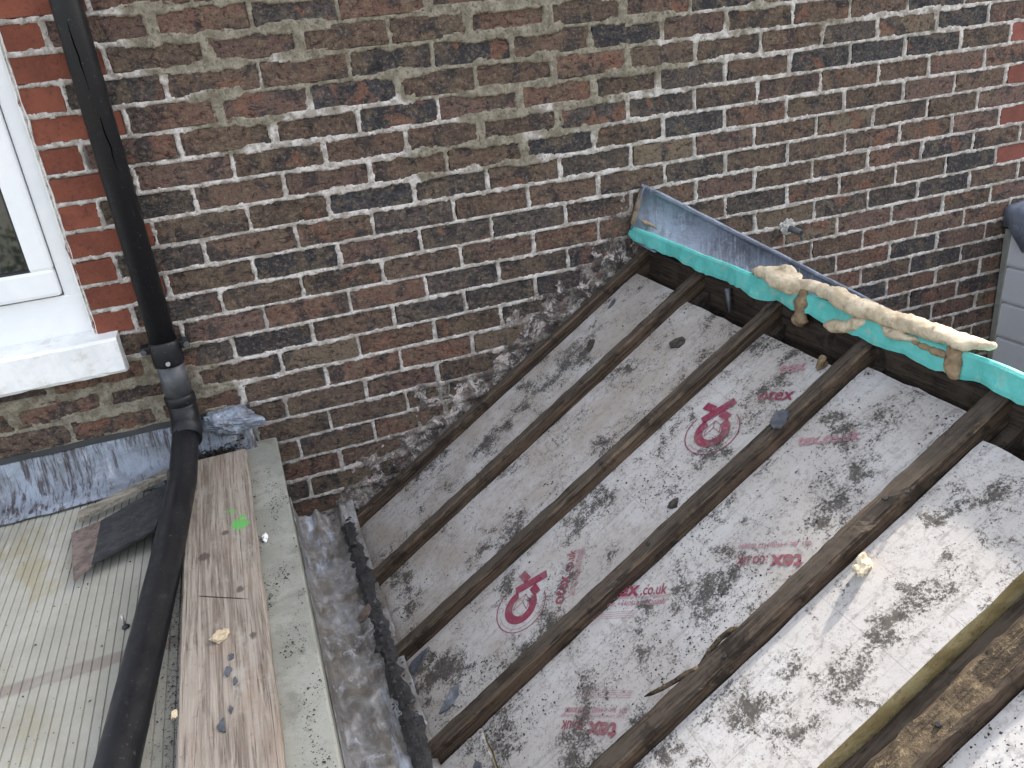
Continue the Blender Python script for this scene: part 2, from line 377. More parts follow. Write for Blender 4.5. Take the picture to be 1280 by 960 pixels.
def sheet_mat():
    q = M('fluted_roof_sheet', 0.55, 0, 0.4)
    s = q.sep(q.pos)
    c = q.mix(q.ramp(q.noise(q.pos, 4, 5, 0.65), 0.35, 0.65), (0.29, 0.28, 0.235), (0.38, 0.37, 0.32))
    alg = q.math('MULTIPLY', q.ramp(q.noise(q.vscale(q.pos, (9, 4, 4)), 1.0, 5, 0.75), 0.50, 0.66), q.ramp(s[0], -0.25, -0.38))
    c = q.mix(q.math('MULTIPLY', alg, 0.45), c, (0.25, 0.20, 0.08))
    band = q.ramp(q.math('ABSOLUTE', q.math('ADD', s[1], q.math('MULTIPLY_ADD', q.noise(q.pos, 20, 3), 0.02, 0.785))), 0.022, 0.012)
    c = q.mix(q.math('MULTIPLY', band, q.ramp(q.noise(q.pos, 18, 4), 0.2, 0.6, 0.35, 0.75)), c, (0.20, 0.165, 0.145))
    wash = q.ramp(q.noise(q.vscale(q.pos, (30, 6, 10)), 1.0, 5, 0.7), 0.52, 0.7, 0, 0.5)
    c = q.mix(q.math('MULTIPLY', wash, q.ramp(s[1], -0.5, -0.2)), c, (0.52, 0.52, 0.50))
    gr = q.math('ADD', q.noise(q.pos, 150, 4, 0.75), q.math('MULTIPLY', q.ramp(s[0], -0.16, -0.06), 0.16))
    c = q.mix(q.ramp(gr, 0.66, 0.74, 0, 0.85), c, (0.04, 0.037, 0.03))
    return q.fin(c, 0.55, q.bump(q.noise(q.pos, 60, 5), 0.25, 0.003))
M_SHEET = sheet_mat()

def plank_mat():
    q = M('scaffold_plank', 0.82, 0, 0.25)
    g = q.noise(q.vscale(q.obj, (55, 2.6, 40)), 1.0, 6, 0.7, 0.8)
    g2 = q.noise(q.vscale(q.obj, (240, 7, 200)), 1.0, 4, 0.65)
    c = q.mix(q.ramp(g, 0.38, 0.60), (0.150, 0.122, 0.098), (0.290, 0.250, 0.208))
    c = q.mix(q.ramp(g2, 0.50, 0.72, 0, 0.55), c, (0.41, 0.36, 0.295))
    c = q.mix(q.ramp(g2, 0.45, 0.33, 0, 0.8), c, (0.075, 0.055, 0.042))
    c = q.mix(q.ramp(q.noise(q.vscale(q.obj, (110, 1.1, 60)), 1.0, 3, 0.6), 0.36, 0.30, 0, 0.85), c, (0.035, 0.026, 0.02))
    c = q.mix(q.ramp(q.noise(q.obj, 38, 5, 0.75), 0.56, 0.68, 0, 0.5), c, (0.13, 0.115, 0.10))
    c = q.mix(q.ramp(q.noise(q.vscale(q.obj, (12, 4, 10)), 1.0, 5, 0.7), 0.48, 0.68, 0, 0.35), c, (0.23, 0.145, 0.098))
    c = q.mix(q.ramp(q.noise(q.vscale(q.obj, (14, 7, 10), (4, 2, 1)), 1.0, 5, 0.75), 0.54, 0.70, 0, 0.7), c, (0.33, 0.305, 0.265))
    # knots
    for kx, ky, r in ((-0.035, -0.50, 0.016), (0.012, -0.42, 0.011), (0.035, -0.66, 0.010), (0.052, -0.82, 0.008)):
        d = q.n('ShaderNodeVectorMath', operation='DISTANCE'); q.put(d.inputs[0], q.vscale(q.obj, (1, 0.7, 0))); d.inputs[1].default_value = (kx, ky * 0.7, 0)
        dd = q.math('ADD', d.outputs['Value'], q.math('MULTIPLY', q.math('SUBTRACT', q.noise(q.obj, 55, 3), 0.5), 0.012))
        c = q.mix(q.ramp(dd, r, r * 0.45, 0, 0.8), c, (0.06, 0.045, 0.036))
    # green paint splash
    for kx, ky, r in ((0.045, -0.40, 0.030), (0.030, -0.33, 0.010), (0.052, -0.365, 0.011), (0.012, -0.325, 0.005)):
        d = q.n('ShaderNodeVectorMath', operation='DISTANCE'); q.put(d.inputs[0], q.vscale(q.obj, (1, 0.85, 0))); d.inputs[1].default_value = (kx, ky * 0.85, 0)
        dd = q.math('ADD', d.outputs['Value'], q.math('MULTIPLY', q.math('SUBTRACT', q.noise(q.obj, 75, 5, 0.75), 0.5), 0.05))
        c = q.mix(q.ramp(dd, r * 0.78, r * 0.52, 0, 0.92), c, (0.10, 0.36, 0.08))
    c = q.mix(q.ramp(q.noise(q.obj, 140, 4, 0.7), 0.36, 0.28, 0, 0.6), c, (0.05, 0.04, 0.035))
    # saw cut across
    s = q.sep(q.obj)
    cut = q.math('ABSOLUTE', q.math('ADD', s[1], q.math('MULTIPLY_ADD', s[0], 0.62, 0.672)))
    cut = q.math('MULTIPLY', q.ramp(cut, 0.0030, 0.0010), q.math('MULTIPLY', q.ramp(s[0], -0.05, -0.04), q.ramp(s[0], 0.055, 0.03)))
    c = q.mix(cut, c, (0.02, 0.016, 0.014))
    h = q.math('ADD', q.math('MULTIPLY', g, 0.7), q.math('MULTIPLY', g2, 0.6))
    return q.fin(c, 0.82, q.bump(h, 0.55, 0.004))
M_PLANK = plank_mat()

gq = M('window_glass', 0.03, 0, 0.9); M_GLASS = gq.fin((0.015, 0.02, 0.02)); gq.b.inputs['IOR'].default_value = 1.7

# ------------------------------------------------------------------ setting
g = mesh_obj('ground', [(-400, -400, -4.6), (400, -400, -4.6), (400, 400, -4.6), (-400, 400, -4.6)], [(0, 1, 2, 3)], M_GROUND)
tag(g, 'dark garden ground far below the roofs', kind='structure')

# ------------------------------------------------------------------ brick wall
H = 0.06833; L = 0.225; JT = 0.0090
WALL = empty('brick_wall', (1.2, 0.0, -1.75))
tag(WALL, 'weathered brown brick house wall with pale and sandy mortar joints', 'wall')
ROOF_ANG = math.radians(32.6)
QX, QZ = 0.8615, -1.1105          # point of the rafter-top plane
RIDX = 1.384
def roof_z(x): return QZ + (x - QX) * math.tan(ROOF_ANG) if x < RIDX else -0.776 - (x - RIDX) * math.tan(ROOF_ANG)
ZTOP = 3.05
K0 = int(math.floor(-ZTOP / H)); K1 = 27
rb = random.Random(11)
bricks = []; perp_of = {}
XMIN, XMAX = -1.6, 4.4
for k in range(K0, K1):
    off = 0.0 if k % 2 else L / 2
    j0 = int((XMIN - off) / L) - 1
    ps = []
    for j in range(j0, int((XMAX - off) / L) + 2):
        ps.append(off + L * j + rb.uniform(-0.009, 0.009))
    zt, zb = -k * H, -(k + 1) * H
    window_rows = (zb > -0.79)
    if window_rows and k > -14:
        ps = [p for p in ps if p > -0.16 and not (k % 2 == 0 and abs(p + 0.1125) < 0.02)]
        if k % 2 == 0: ps = [-0.108 + rb.uniform(-.004, .004)] + [p for p in ps if p > 0]
        ps = [-0.205] + ps
        lo_x = -0.205
    else:
        lo_x = XMIN
    perp_of[k] = (np.array(ps), lo_x)
    for a, b in zip(ps, ps[1:]):
        if b - a < 0.04 or b > XMAX + 0.2: continue
        jl = 0.0 if a == -0.205 else JT / 2
        bricks.append((k, a + jl, b - JT / 2, zb + JT / 2, zt - JT / 2, (b <= 0.02 and window_rows and k > -14 and (k % 2 == 1 or b < -0.05)) or (k % 2 == 0 and -6 < k < 11 and 2.79 < a < 2.84)))
def brick_shape(rng):
    # 10 verts round the face, as fractions; jittered
    ring = [(-.5, -.5), (-.17, -.5), (.17, -.5), (.5, -.5), (.5, 0), (.5, .5), (.17, .5), (-.17, .5), (-.5, .5), (-.5, 0)]
    o = [(x, z, rng.uniform(-1, 1), rng.uniform(-1, 1)) for x, z in ring]
    return o
def brick_geo(shape, lx, lz, rng, depth=0.1):
    V = []
    for (x, z, jx, jz) in shape: V.append((x * lx + jx * 0.0015, depth, z * lz + jz * 0.0015))
    for (x, z, jx, jz) in shape:
        c = 0.004 if abs(x) == .5 and abs(z) == .5 else 0.0
        V.append((x * lx + jx * 0.0025 - math.copysign(c, x), 0.0025, z * lz + jz * 0.0025 - math.copysign(c * 0.6, z)))
    for (x, z, jx, jz) in shape:
        V.append((x * (lx - 0.005) + jx * 0.001, rng.uniform(-0.0008, 0.0008), z * (lz - 0.004) + jz * 0.001))
    F = []
    for r in (0, 10):
        for i in range(10):
            j = (i + 1) % 10
            F.append((r + i, r + j, r + 10 + j, r + 10 + i))
    F.append(tuple(range(20, 30)))
    return V, F
shapes = [brick_shape(rb) for _ in range(8)]
cache = {}
def brick_mesh(lx, lz, red):
    key = (round(lx / 0.012), rb.randrange(8), red)
    if key not in cache:
        V, F = brick_geo(shapes[key[1]], key[0] * 0.012, H - JT, rb)
        me = bpy.data.meshes.new('brick'); me.from_pydata(V, [], F); me.materials.append(MBR if red else MB); me.update()
        cache[key] = me
    return cache[key]
PAL = [((0.102, 0.067, 0.050), 6), ((0.086, 0.060, 0.046), 6), ((0.060, 0.050, 0.046), 4), ((0.122, 0.070, 0.052), 3), ((0.128, 0.096, 0.068), 2), ((0.112, 0.070, 0.058), 4), ((0.040, 0.039, 0.042), 3)]
PALX = [c for c, w in PAL for _ in range(w)]
cand = []
for b in bricks:
    k, a, c, zb, zt, red = b
    cx, cz = (a + c) / 2, (zb + zt) / 2
    vis = False
    for px in (a, cx, c):
        for pz in (zb, zt):
            u = world_to_camera_view(SC, cam, Vector((px, 0, pz)))
            if -0.005 < u.x < 1.005 and -0.005 < u.y < 1.005 and pz > roof_z(px) - 0.0 + (0.0 if px < RIDX else 0.02) and (px > 0.16 or pz > -1.2) and not (px > 2.98): vis = True
    d = (Vector((cx, 0, cz)) - cam.location).length
    cand.append((vis, d, b))
visb = sorted([t for t in cand if t[0]], key=lambda t: t[1])
single = visb[:300]
rest = visb[300:] + [t for t in cand if not t[0]]
print('bricks in view', len(visb), 'others', len(cand) - len(visb))
for vis, d, (k, a, c, zb, zt, red) in single:
    me = brick_mesh(c - a, zt - zb, red)
    o = bpy.data.objects.new('brick', me); COL.objects.link(o); o.parent = WALL
    o.matrix_parent_inverse = Matrix.Translation(-WALL.location)
    o.location = ((a + c) / 2, rb.uniform(-0.0025, 0.003), (zb + zt) / 2)
    o.rotation_euler = (rb.uniform(-.012, .012), rb.uniform(-.006, .006), rb.uniform(-.008, .008))
    col = random.Random(int(a * 997) + k * 31).choice(PALX)
    if red:
        s = rb.uniform(0.8, 1.15); col = (0.205 * s, 0.064 * s, 0.039 * s) if a < 1 else (0.20 * s, 0.065 * s, 0.048 * s)
    else:
        s = rb.uniform(0.85, 1.2); col = tuple(x * s for x in col)
    o.color = (*col, 1)
V = []; F = []
for vis, d, (k, a, c, zb, zt, red) in rest:
    v, f = brick_geo(shapes[rb.randrange(8)], c - a, zt - zb, rb)
    n0 = len(V); ox, oz = (a + c) / 2, (zb + zt) / 2; oy = rb.uniform(-.002, .003)
    V += [(x + ox, y + oy, z + oz) for x, y, z in v]; F += [tuple(i + n0 for i in q) for q in f]
o = mesh_obj('further_bricks', V, F, MBI); o.parent = WALL; o.matrix_parent_inverse = Matrix.Translation(-WALL.location); tag(o, kind='stuff')

# mortar bed as a height field between and over the bricks
ST = 0.0038
xs = np.arange(-0.62, 3.12, ST); zs = np.arange(-1.80, 0.16, ST)
X, Z = np.meshgrid(xs, zs)
kk = np.floor(-Z / H).astype(int)
fr = -Z / H - kk
wob = (fbm(X, Z, 9, 3, 3) - 0.5) * 0.006
dbed = np.minimum(fr, 1 - fr) * H + wob * 0
dbed = np.abs(np.minimum(fr * H + wob, (1 - fr) * H - wob))
dper = np.full(X.shape, 1.0)
for k in np.unique(kk):
    ps, lo = perp_of[int(k)]
    mk = kk == k
    xv = X[mk] + wob[mk] * 0.6
    idx = np.clip(np.searchsorted(ps, xv), 1, len(ps) - 1)
    dper[mk] = np.minimum(np.abs(xv - ps[idx - 1]), np.abs(ps[idx] - xv))
d = np.minimum(dbed, dper)
# zones: old sandy repointing high on the wall and below the sill; white lime elsewhere
lowf = fbm(X, Z, 3.0, 21, 3)
tanz = sstep(-0.50, -0.15, Z - 0.10 * np.abs(X - 0.75) + (lowf - 0.5) * 0.9) * sstep(2.2, 1.2, X) * 0.75
tanz = np.maximum(tanz, sstep(0.20, 0.0, X) * sstep(-0.78, -0.85, Z) * 0.95)
tanz = tanz * (1 - 0.8 * sstep(0.10, 0.0, X) * (Z > -0.80))
tanz = np.maximum(tanz, sstep(1.6, 1.2, np.hypot((X - 2.1) * 0.5, Z * 1.2) + 1.0) * 0.5)
smear = tanz * sstep(0.42, 0.62, fbm(X, Z, 8.0, 33, 3))
edge = fbm(X, Z, 70, 41, 3) - 0.5; edge2 = fbm(X, Z, 22, 47, 3) - 0.5
w0 = 0.0056 + edge * 0.009 + edge2 * 0.005 + smear * 0.013
prof = sstep(0, 1, (d - w0) / 0.003)
ytop = -0.0010 - smear * 0.0030 + (fbm(X, Z, 60, 55, 3) - 0.5) * 0.006
Y = ytop * (1 - prof) + 0.014 * prof
# scar of the ripped-off flashing above the roof line
rz = np.where(X < RIDX, QZ + (X - QX) * math.tan(ROOF_ANG), -0.776 - (X - RIDX) * math.tan(ROOF_ANG))
hh = (Z - rz) * math.cos(ROOF_ANG)
sn = fbm(X, Z, 9, 61, 4) - 0.5
wid = 0.108 + 0.030 * sstep(0.55, 1.3, X) - 0.01 * sstep(0.5, 0.2, X)
scar = sstep(0.025, -0.02, hh - wid + sn * 0.22) * (X < 1.40) * (X > 0.15)
lump = (fbm(X, Z, 26, 71, 4) - 0.5)
Yscar = -0.0010 - 0.007 * sstep(0.09, 0.0, hh) - lump * 0.015 - (fbm(X, Z, 70, 75, 3) - 0.5) * 0.006 + 0.004 * sstep(0.004, 0.012, d)
Y = Y * (1 - scar) + np.minimum(Yscar, Y + 0.01 * (1 - scar)) * scar
corner_dark = sstep(0.26, 0.12, X) * sstep(-1.0, -1.1, Z) * 0.6 + sstep(2.80, 2.90, X) * sstep(-1.0, -1.2, Z) * 0.5  # mortar darker low at the left and right ends
nz, nx = X.shape
hole = (X < -0.207) & (Z > -0.79)
P = np.stack([X, Y, Z], -1).reshape(-1, 3)
ids = np.arange(nz * nx).reshape(nz, nx)
q4 = np.stack([ids[:-1, :-1], ids[:-1, 1:], ids[1:, 1:], ids[1:, :-1]], -1)
keep = ~(hole[:-1, :-1] | hole[1:, 1:] | hole[:-1, 1:] | hole[1:, :-1])
q4 = q4[keep].reshape(-1, 4)
me = bpy.data.meshes.new('mortar'); me.vertices.add(len(P)); me.vertices.foreach_set('co', P.astype(np.float32).ravel())
me.loops.add(q4.size); me.loops.foreach_set('vertex_index', q4.astype(np.int32).ravel())
me.polygons.add(len(q4)); me.polygons.foreach_set('loop_start', np.arange(0, q4.size, 4, dtype=np.int32)); me.polygons.foreach_set('loop_total', np.full(len(q4), 4, dtype=np.int32))
me.update(calc_edges=True); me.validate()
for nm, arr in (('tan', np.clip(tanz, 0, 1)), ('scar', scar), ('corner_dark', corner_dark)):
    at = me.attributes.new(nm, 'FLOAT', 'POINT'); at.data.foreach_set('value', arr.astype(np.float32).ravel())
me.polygons.foreach_set('use_smooth', [True] * len(me.polygons))
me.materials.append(MM)
mo = bpy.data.objects.new('mortar', me); COL.objects.link(mo); mo.parent = WALL; mo.matrix_parent_inverse = Matrix.Translation(-WALL.location)
# solid core behind (with the window opening left free)
bm = bmesh.new()
for (x0, x1, z0, z1) in ((XMIN, XMAX, -4.6, -0.79), (-0.206, XMAX, -0.79, ZTOP), (XMIN, -0.206, 0.95, ZTOP)):
    box_bm(x0, x1, 0.0155, 0.24, z0, z1, bm=bm)
core = bm_obj('wall_core', bm, simple('core_mortar', [(0.24, 0.22, 0.18), (0.33, 0.30, 0.26)], 20, 0.95), WALL); core.matrix_parent_inverse = Matrix.Translation(-WALL.location)
# remaining house mass behind
bm = box_bm(XMIN, XMAX, 0.60, 5.0, -4.6, ZTOP - 0.02)
c2 = bm_obj('house_mass', bm, M_DECK, WALL); c2.matrix_parent_inverse = Matrix.Translation(-WALL.location)

# ------------------------------------------------------------------ window
W = empty('window', (-0.7, 0.03, -0.735)); tag(W, 'white plastic window beside the red bricks above the painted sill', 'window')
wi = Matrix.Translation(-W.location)
def part(bm, name, mats, par, smooth=False):
    o = bm_obj(name, bm, mats, par, smooth); o.matrix_parent_inverse = Matrix.Translation(-par.matrix_basis.translation) ; return o
def frame_rect(x0, x1, z0, z1, wb, ws, y0, y1, bev):
    bm = bmesh.new()
    box_bm(x0, x1, y0, y1, z0, z0 + wb, bev, bm); box_bm(x0, x1, y0, y1, z1 - ws, z1, bev, bm)
    box_bm(x1 - ws, x1, y0 + .0004, y1, z0 + wb - .004, z1 - ws + .004, bev, bm); box_bm(x0, x0 + ws, y0 + .0004, y1, z0 + wb - .004, z1 - ws + .004, bev, bm)
    return bm
fr_o = part(frame_rect(-1.22, -0.211, -0.737, 0.94, 0.105, 0.040, 0.028, 0.095, 0.004), 'outer_frame', M_UPVC, W)
sa = part(frame_rect(-1.178, -0.253, -0.628, 0.898, 0.070, 0.054, 0.012, 0.080, 0.009), 'sash', M_UPVC, W)
ga = part(frame_rect(-1.126, -0.305, -0.560, 0.846, 0.005, 0.005, 0.016, 0.07, 0.0), 'gasket', M_GASK, sa)
pa = part(box_bm(-1.122, -0.309, 0.030, 0.036, -0.556, 0.842), 'pane', M_GLASS, sa)
# caulk line between frame and brick
bm = bmesh.new(); n = 90
pv = []
for i in range(n):
    z = -0.745 + 1.6 * i / (n - 1)
    w = 0.007 + 0.004 * fb((z * 22, 1, 2)); pv.append((z, w))
vv = []; ff = []
for z, w in pv:
    vv += [(-0.216, 0.027, z), (-0.211, 0.018 + 0.004 * fb((z * 40, 4, 4)), z), (-0.207 + w, -0.003 + 0.003 * fb((z * 33, 9, 4)), z), (-0.203 + w, 0.006, z)]
for i in range(n - 1):
    for j in range(3): ff.append((i * 4 + j, i * 4 + j + 1, i * 4 + 5 + j, i * 4 + 4 + j))
o = mesh_obj('sealant_bead', vv, ff, M_SILL, W); o.matrix_parent_inverse = wi
# sill
vv = []; ff = []
nx_ = 60
prof_s = [(0.12, -0.728), (0.03, -0.736), (-0.045, -0.745), (-0.052, -0.752), (-0.053, -0.832), (-0.047, -0.840), (-0.030, -0.842), (0.02, -0.846), (0.12, -0.846)]
for i in range(nx_ + 1):
    x = -1.4 + (1.4 - 0.150) * i / nx_
    for j, (y, z) in enumerate(prof_s):
        jig = 0.0025 * fb((x * 18, j * 3.1, 5.0)) + 0.0015 * fb((x * 60, j * 2.1, 1.0))
        e = 0.004 if i == nx_ else 0
        vv.append((x - (0.003 if i == nx_ and j in (2, 3, 4, 5) else 0), y + jig + e * (1 if y < 0 else 0), z + jig * 0.7))
pn = len(prof_s)
for i in range(nx_):
    for j in range(pn): ff.append((i * pn + j, i * pn + (j + 1) % pn, (i + 1) * pn + (j + 1) % pn, (i + 1) * pn + j))
ff.append(tuple(nx_ * pn + j for j in range(pn)))
o = mesh_obj('sill', vv, ff, M_SILL, W); o.matrix_parent_inverse = wi; tag(o, 'thick white painted sill with a chipped lower edge')
# dark room behind glass is closed by a back panel
o = part(box_bm(-1.25, -0.2, 0.10, 0.12, -0.74, 0.95), 'room_backing', M_GASK, W)

# ------------------------------------------------------------------ downpipe
DP = empty('downpipe', (-0.045, -0.055, -1.0)); tag(DP, 'black plastic downpipe running down the wall and out over the flat roof', 'drainpipe')
di = Matrix.Translation(-DP.location)
def dpart(bm, name, mat, par=DP, smooth=True):
    o = bm_obj(name, bm, mat, par, smooth=False)
    if par is DP: o.matrix_parent_inverse = di
    return o
PX, PY = -0.046, -0.052
bm = tube([(PX + 0.006, PY, 3.0), (PX + 0.005, PY, 0.1), (PX, PY, -0.80)], 0.0335, 24); dpart(bm, 'upper_pipe', M_BLACK)
bm = tube([(PX, PY, -0.775), (PX, PY, -0.782), (PX, PY, -0.835), (PX, PY, -0.842)], [0.036, 0.039, 0.039, 0.036], 24); br = dpart(bm, 'bracket_collar', M_BLACK)
for sx in (-1, 1):
    bm = box_bm(PX + sx * 0.047 - 0.013, PX + sx * 0.047 + 0.013, PY - 0.004, PY + 0.035, -0.806, -0.786, 0.003)
    lg = dpart(bm, 'bracket_lug', M_BLACK, br)
    bm = tube([(PX + sx * 0.053, PY - 0.003, -0.796), (PX + sx * 0.053, PY - 0.012, -0.796)], 0.0075, 10); dpart(bm, 'lug_bolt', M_BLACKG, br)
bm = tube([(PX, PY - 0.0375, -0.829), (PX, PY - 0.043, -0.829)], 0.0058, 12); dpart(bm, 'screw', M_SCREW, br)
bm = tube([(PX, PY, -0.842), (PX, PY, -0.935)], 0.0345, 24); dpart(bm, 'socket', M_BLACKG)
bm = tube([(PX, PY, -0.928), (PX, PY, -0.933), (PX, PY, -0.953), (PX, PY, -0.958)], [0.036, 0.0395, 0.0395, 0.036], 24); dpart(bm, 'socket_rim', M_BLACK)
bend = [(PX, PY, -0.950), (PX, PY - 0.002, -0.972), (PX + 0.001, PY - 0.012, -0.995), (PX, PY - 0.034, -1.015), (PX - 0.003, PY - 0.075, -1.032)]
bm = tube(bend, [0.036, 0.037, 0.0375, 0.038, 0.038], 24); dpart(bm, 'elbow', M_BLACK)
low = [(PX + 0.001, PY - 0.020, -1.008), (PX - 0.012, PY - 0.12, -1.045), (-0.068, -0.27, -1.075), (-0.105, -0.62, -1.105), (-0.158, -1.12, -1.122), (-0.22, -1.7, -1.124)]
bm = tube(low, [0.0335, 0.0338, 0.034, 0.034, 0.034, 0.034], 24); dpart(bm, 'lower_pipe', M_BLACK)
bm = tube([(PX + 0.002, PY - 0.062, -0.998), (PX + 0.002, PY - 0.067, -0.9945)], 0.0058, 12); dpart(bm, 'screw', M_SCREW)
# lengthwise cracks in the upper pipe: thin open slivers
for (z0, z1, a0) in ((-0.02, -0.16, -1.75), (-0.22, -0.34, -1.45)):
    vv = []; ff = []; n = 10
    for i in range(n + 1):
        t = i / n; z = z0 + (z1 - z0) * t; w = 0.0012 * math.sin(math.pi * min(1, t * 1.1 + .05)) + 0.0004; ang = a0 + 0.10 * fb((z * 30, 1, 1)) + 0.15 * t
        for s_ in (-1, 1):
            aa = ang + s_ * w / 0.0335
            vv.append((PX + 0.005 + 0.0339 * math.cos(aa), PY + 0.0339 * math.sin(aa), z))
    for i in range(n): ff.append((2 * i, 2 * i + 1, 2 * i + 3, 2 * i + 2))
    o = mesh_obj('crack', vv, ff, M_VOID, DP); o.matrix_parent_inverse = di

# ------------------------------------------------------------------ flat roof on the left
ZF = -1.16
FR = empty('flat_roof', (-0.6, -0.9, ZF)); tag(FR, 'grey fluted plastic sheet roof below the window with algae stains', 'roof')
fi = Matrix.Translation(-FR.location)
vv = []; ff = []
prof_f = []
pitch = 0.0176
x = -1.6
while x < 0.10:
    prof_f += [(x, ZF - 0.0030), (x + 0.0012, ZF - 0.0030), (x + 0.0022, ZF), (x + pitch - 0.0010, ZF)]
    x += pitch
ys = np.linspace(-0.01, -2.0, 30)
for i, y in enumerate(ys):
    for (px, pz) in prof_f: vv.append((px, y, pz + 0.0025 * fb((px * 3, y * 3, 0.3)) - 0.004 * abs(y)))
pn = len(prof_f)
for i in range(len(ys) - 1):
    for j in range(pn - 1): ff.append((i * pn + j, (i + 1) * pn + j, (i + 1) * pn + j + 1, i * pn + j + 1))
o = mesh_obj('fluted_sheet', vv, ff, M_SHEET, FR); o.matrix_parent_inverse = fi
o = bm_obj('roof_base', box_bm(-1.6, 0.12, -2.0, -0.012, -1.60, ZF - 0.02), M_DECK, FR); o.matrix_parent_inverse = fi
# grey edge board + its outer face
ET = bm_obj('edge_board', bmesh.new(), M_TRIM); bpy.data.objects.remove(ET)
def beam(x0, x1, y0, y1, z0, z1, bev, n=40, amp=0.002, axis='y', seed=1.0):
    """a sawn board with slightly uneven arrises, long along y"""
    ring = [(x0 + bev, z0), (x1 - bev, z0), (x1, z0 + bev), (x1, z1 - bev), (x1 - bev, z1), ((x0 + x1) / 2, z1), (x0 + bev, z1), (x0, z1 - bev), (x0, z0 + bev)]
    vv = []; ff = []; r = len(ring)
    for i in range(n + 1):
        t = y0 + (y1 - y0) * i / n
        for j, (a, b) in enumerate(ring):
            vv.append((a + amp * fb((t * 14, j * 1.7 + seed, seed)), t, b + amp * fb((t * 11, j * 2.3, seed + 4))))
    for i in range(n):
        for j in range(r): ff.append((i * r + j, (i + 1) * r + j, (i + 1) * r + (j + 1) % r, i * r + (j + 1) % r))
    ff.append(tuple(range(r))); ff.append(tuple(n * r + j for j in range(r))[::-1])
    return vv, ff
vv, ff = beam(0.075, 0.170, -0.012, -2.0, -1.170, -1.136, 0.004, amp=0.0015, seed=3)
EB = mesh_obj('edge_board', vv, ff, M_TRIM); tag(EB, 'grey green trim board along the flat roof edge beside the gutter', 'board')
vv, ff = beam(0.128, 0.164, -0.014, -2.0, -1.56, -1.1725, 0.003, amp=0.001, seed=5)
o = mesh_obj('fascia', vv, ff, M_TRIM, EB)

# plank lying on it
vv, ff = beam(-0.079, 0.079, 0.0, -1.9, -0.028, 0.0, 0.004, n=60, amp=0.0018, seed=9)
PLK = mesh_obj('timber_plank', vv, ff, M_PLANK); PLK.location = (0.008, -0.105, -1.108); PLK.rotation_euler = (0, 0, 0.004)
tag(PLK, 'weathered scaffold plank with a green paint splash lying along the roof edge', 'plank')

# lead apron against the wall
vv = []; ff = []; nx_ = 110
prof_l = [(-0.004, -1.028), (-0.012, -1.040), (-0.018, -1.075), (-0.026, -1.108), (-0.045, -1.132), (-0.078, -1.146), (-0.112, -1.152)]
for i in range(nx_ + 1):
    x = -1.5 + (1.5 + 0.115) * i / nx_
    for j, (y, z) in enumerate(prof_l):
        s_ = 0.006 * fb((x * 7, j * 0.6, 3.0)) + 0.003 * fb((x * 25, j * 0.8, 8.0))
        e = -0.016 * fb((x * 4.5, 0.5, 9)) if j == 6 else 0
        zz = z + s_ * (0.6 if j < 4 else 0.3)
        if j == 0: zz += 0.010 * fb((x * 9, 2, 2))
        vv.append((x, y + s_ * (1 if j else 0.2) + e, zz))
pn = len(prof_l)
for i in range(nx_):
    for j in range(pn - 1): ff.append((i * pn + j, i * pn + j + 1, (i + 1) * pn + j + 1, (i + 1) * pn + j))
LF = mesh_obj('lead_flashing', vv, ff, M_LEADW, smooth=True)
tag(LF, 'streaked blue grey lead flashing along the wall under the window sill', 'flashing')
sm_ = LF.modifiers.new('thick', 'SOLIDIFY'); sm_.thickness = 0.003
# dark gap line above it (open chase) is a black strip standing in for its shade
bm = bmesh.new(); vv = []; ff = []
for i in range(60):
    x = -1.4 + 1.52 * i / 59; w = 0.007 + 0.005 * fb((x * 12, 3, 1))
    vv += [(x, -0.006, -1.026 + w), (x, -0.010, -1.034)]
    if i: ff.append((2 * i - 2, 2 * i - 1, 2 * i + 1, 2 * i))
o = mesh_obj('chase_shade_strip', vv, ff, M_GASK, LF)
# crumpled end
bm = bmesh.new(); bmesh.ops.create_icosphere(bm, subdivisions=5, radius=1.0)
for v in bm.verts:
    p = v.co.copy(); q1 = mn.voronoi(p * 1.5 + Vector((3, 1, 2)))[0]; r = 0.95 + 0.32 * (q1[1] - q1[0]) + 0.22 * fb(p * 1.6 + Vector((4, 4, 1))) + 0.05 * fb(p * 7)
    if p.z > 0: r *= 1.0 + 0.35 * max(0, p.x)
    v.co = Vector((p.x * r * 0.068, p.y * r * 0.038, p.z * r * 0.034))
o = bm_obj('crumpled_end', bm, M_LEADC, LF, smooth=False); o.location = (0.056, -0.050, -1.040); o.rotation_euler = (0.35, 0.12, -0.15)

# moss clump under the crumpled end
def scatter_clump(name, n, fn, mats, size=(0.002, 0.006), rng=random.Random(3)):
    vv = []; ff = []; mi = []
    for i in range(n):
        p, nrm = fn(rng); s = rng.uniform(*size) * (1 if rng.random() < .85 else 1.8)
        a = nrm.orthogonal().normalized(); b = nrm.cross(a)
        th = rng.uniform(0, 6.28); a, b = a * math.cos(th) + b * math.sin(th), b * math.cos(th) - a * math.sin(th)
        n0 = len(vv)
        e = rng.uniform(0.35, 0.9)
        vv += [p + a * s, p + b * s * e, p - a * s * rng.uniform(.6, 1), p - b * s * e * rng.uniform(.5, 1), p + nrm * s * rng.uniform(0.35, 0.8)]
        ff += [(n0, n0 + 1, n0 + 4), (n0 + 1, n0 + 2, n0 + 4), (n0 + 2, n0 + 3, n0 + 4), (n0 + 3, n0, n0 + 4)]
        k = rng.randrange(len(mats)); mi += [k] * 4
    return mesh_obj(name, vv, ff, mats, mat_idx=mi)
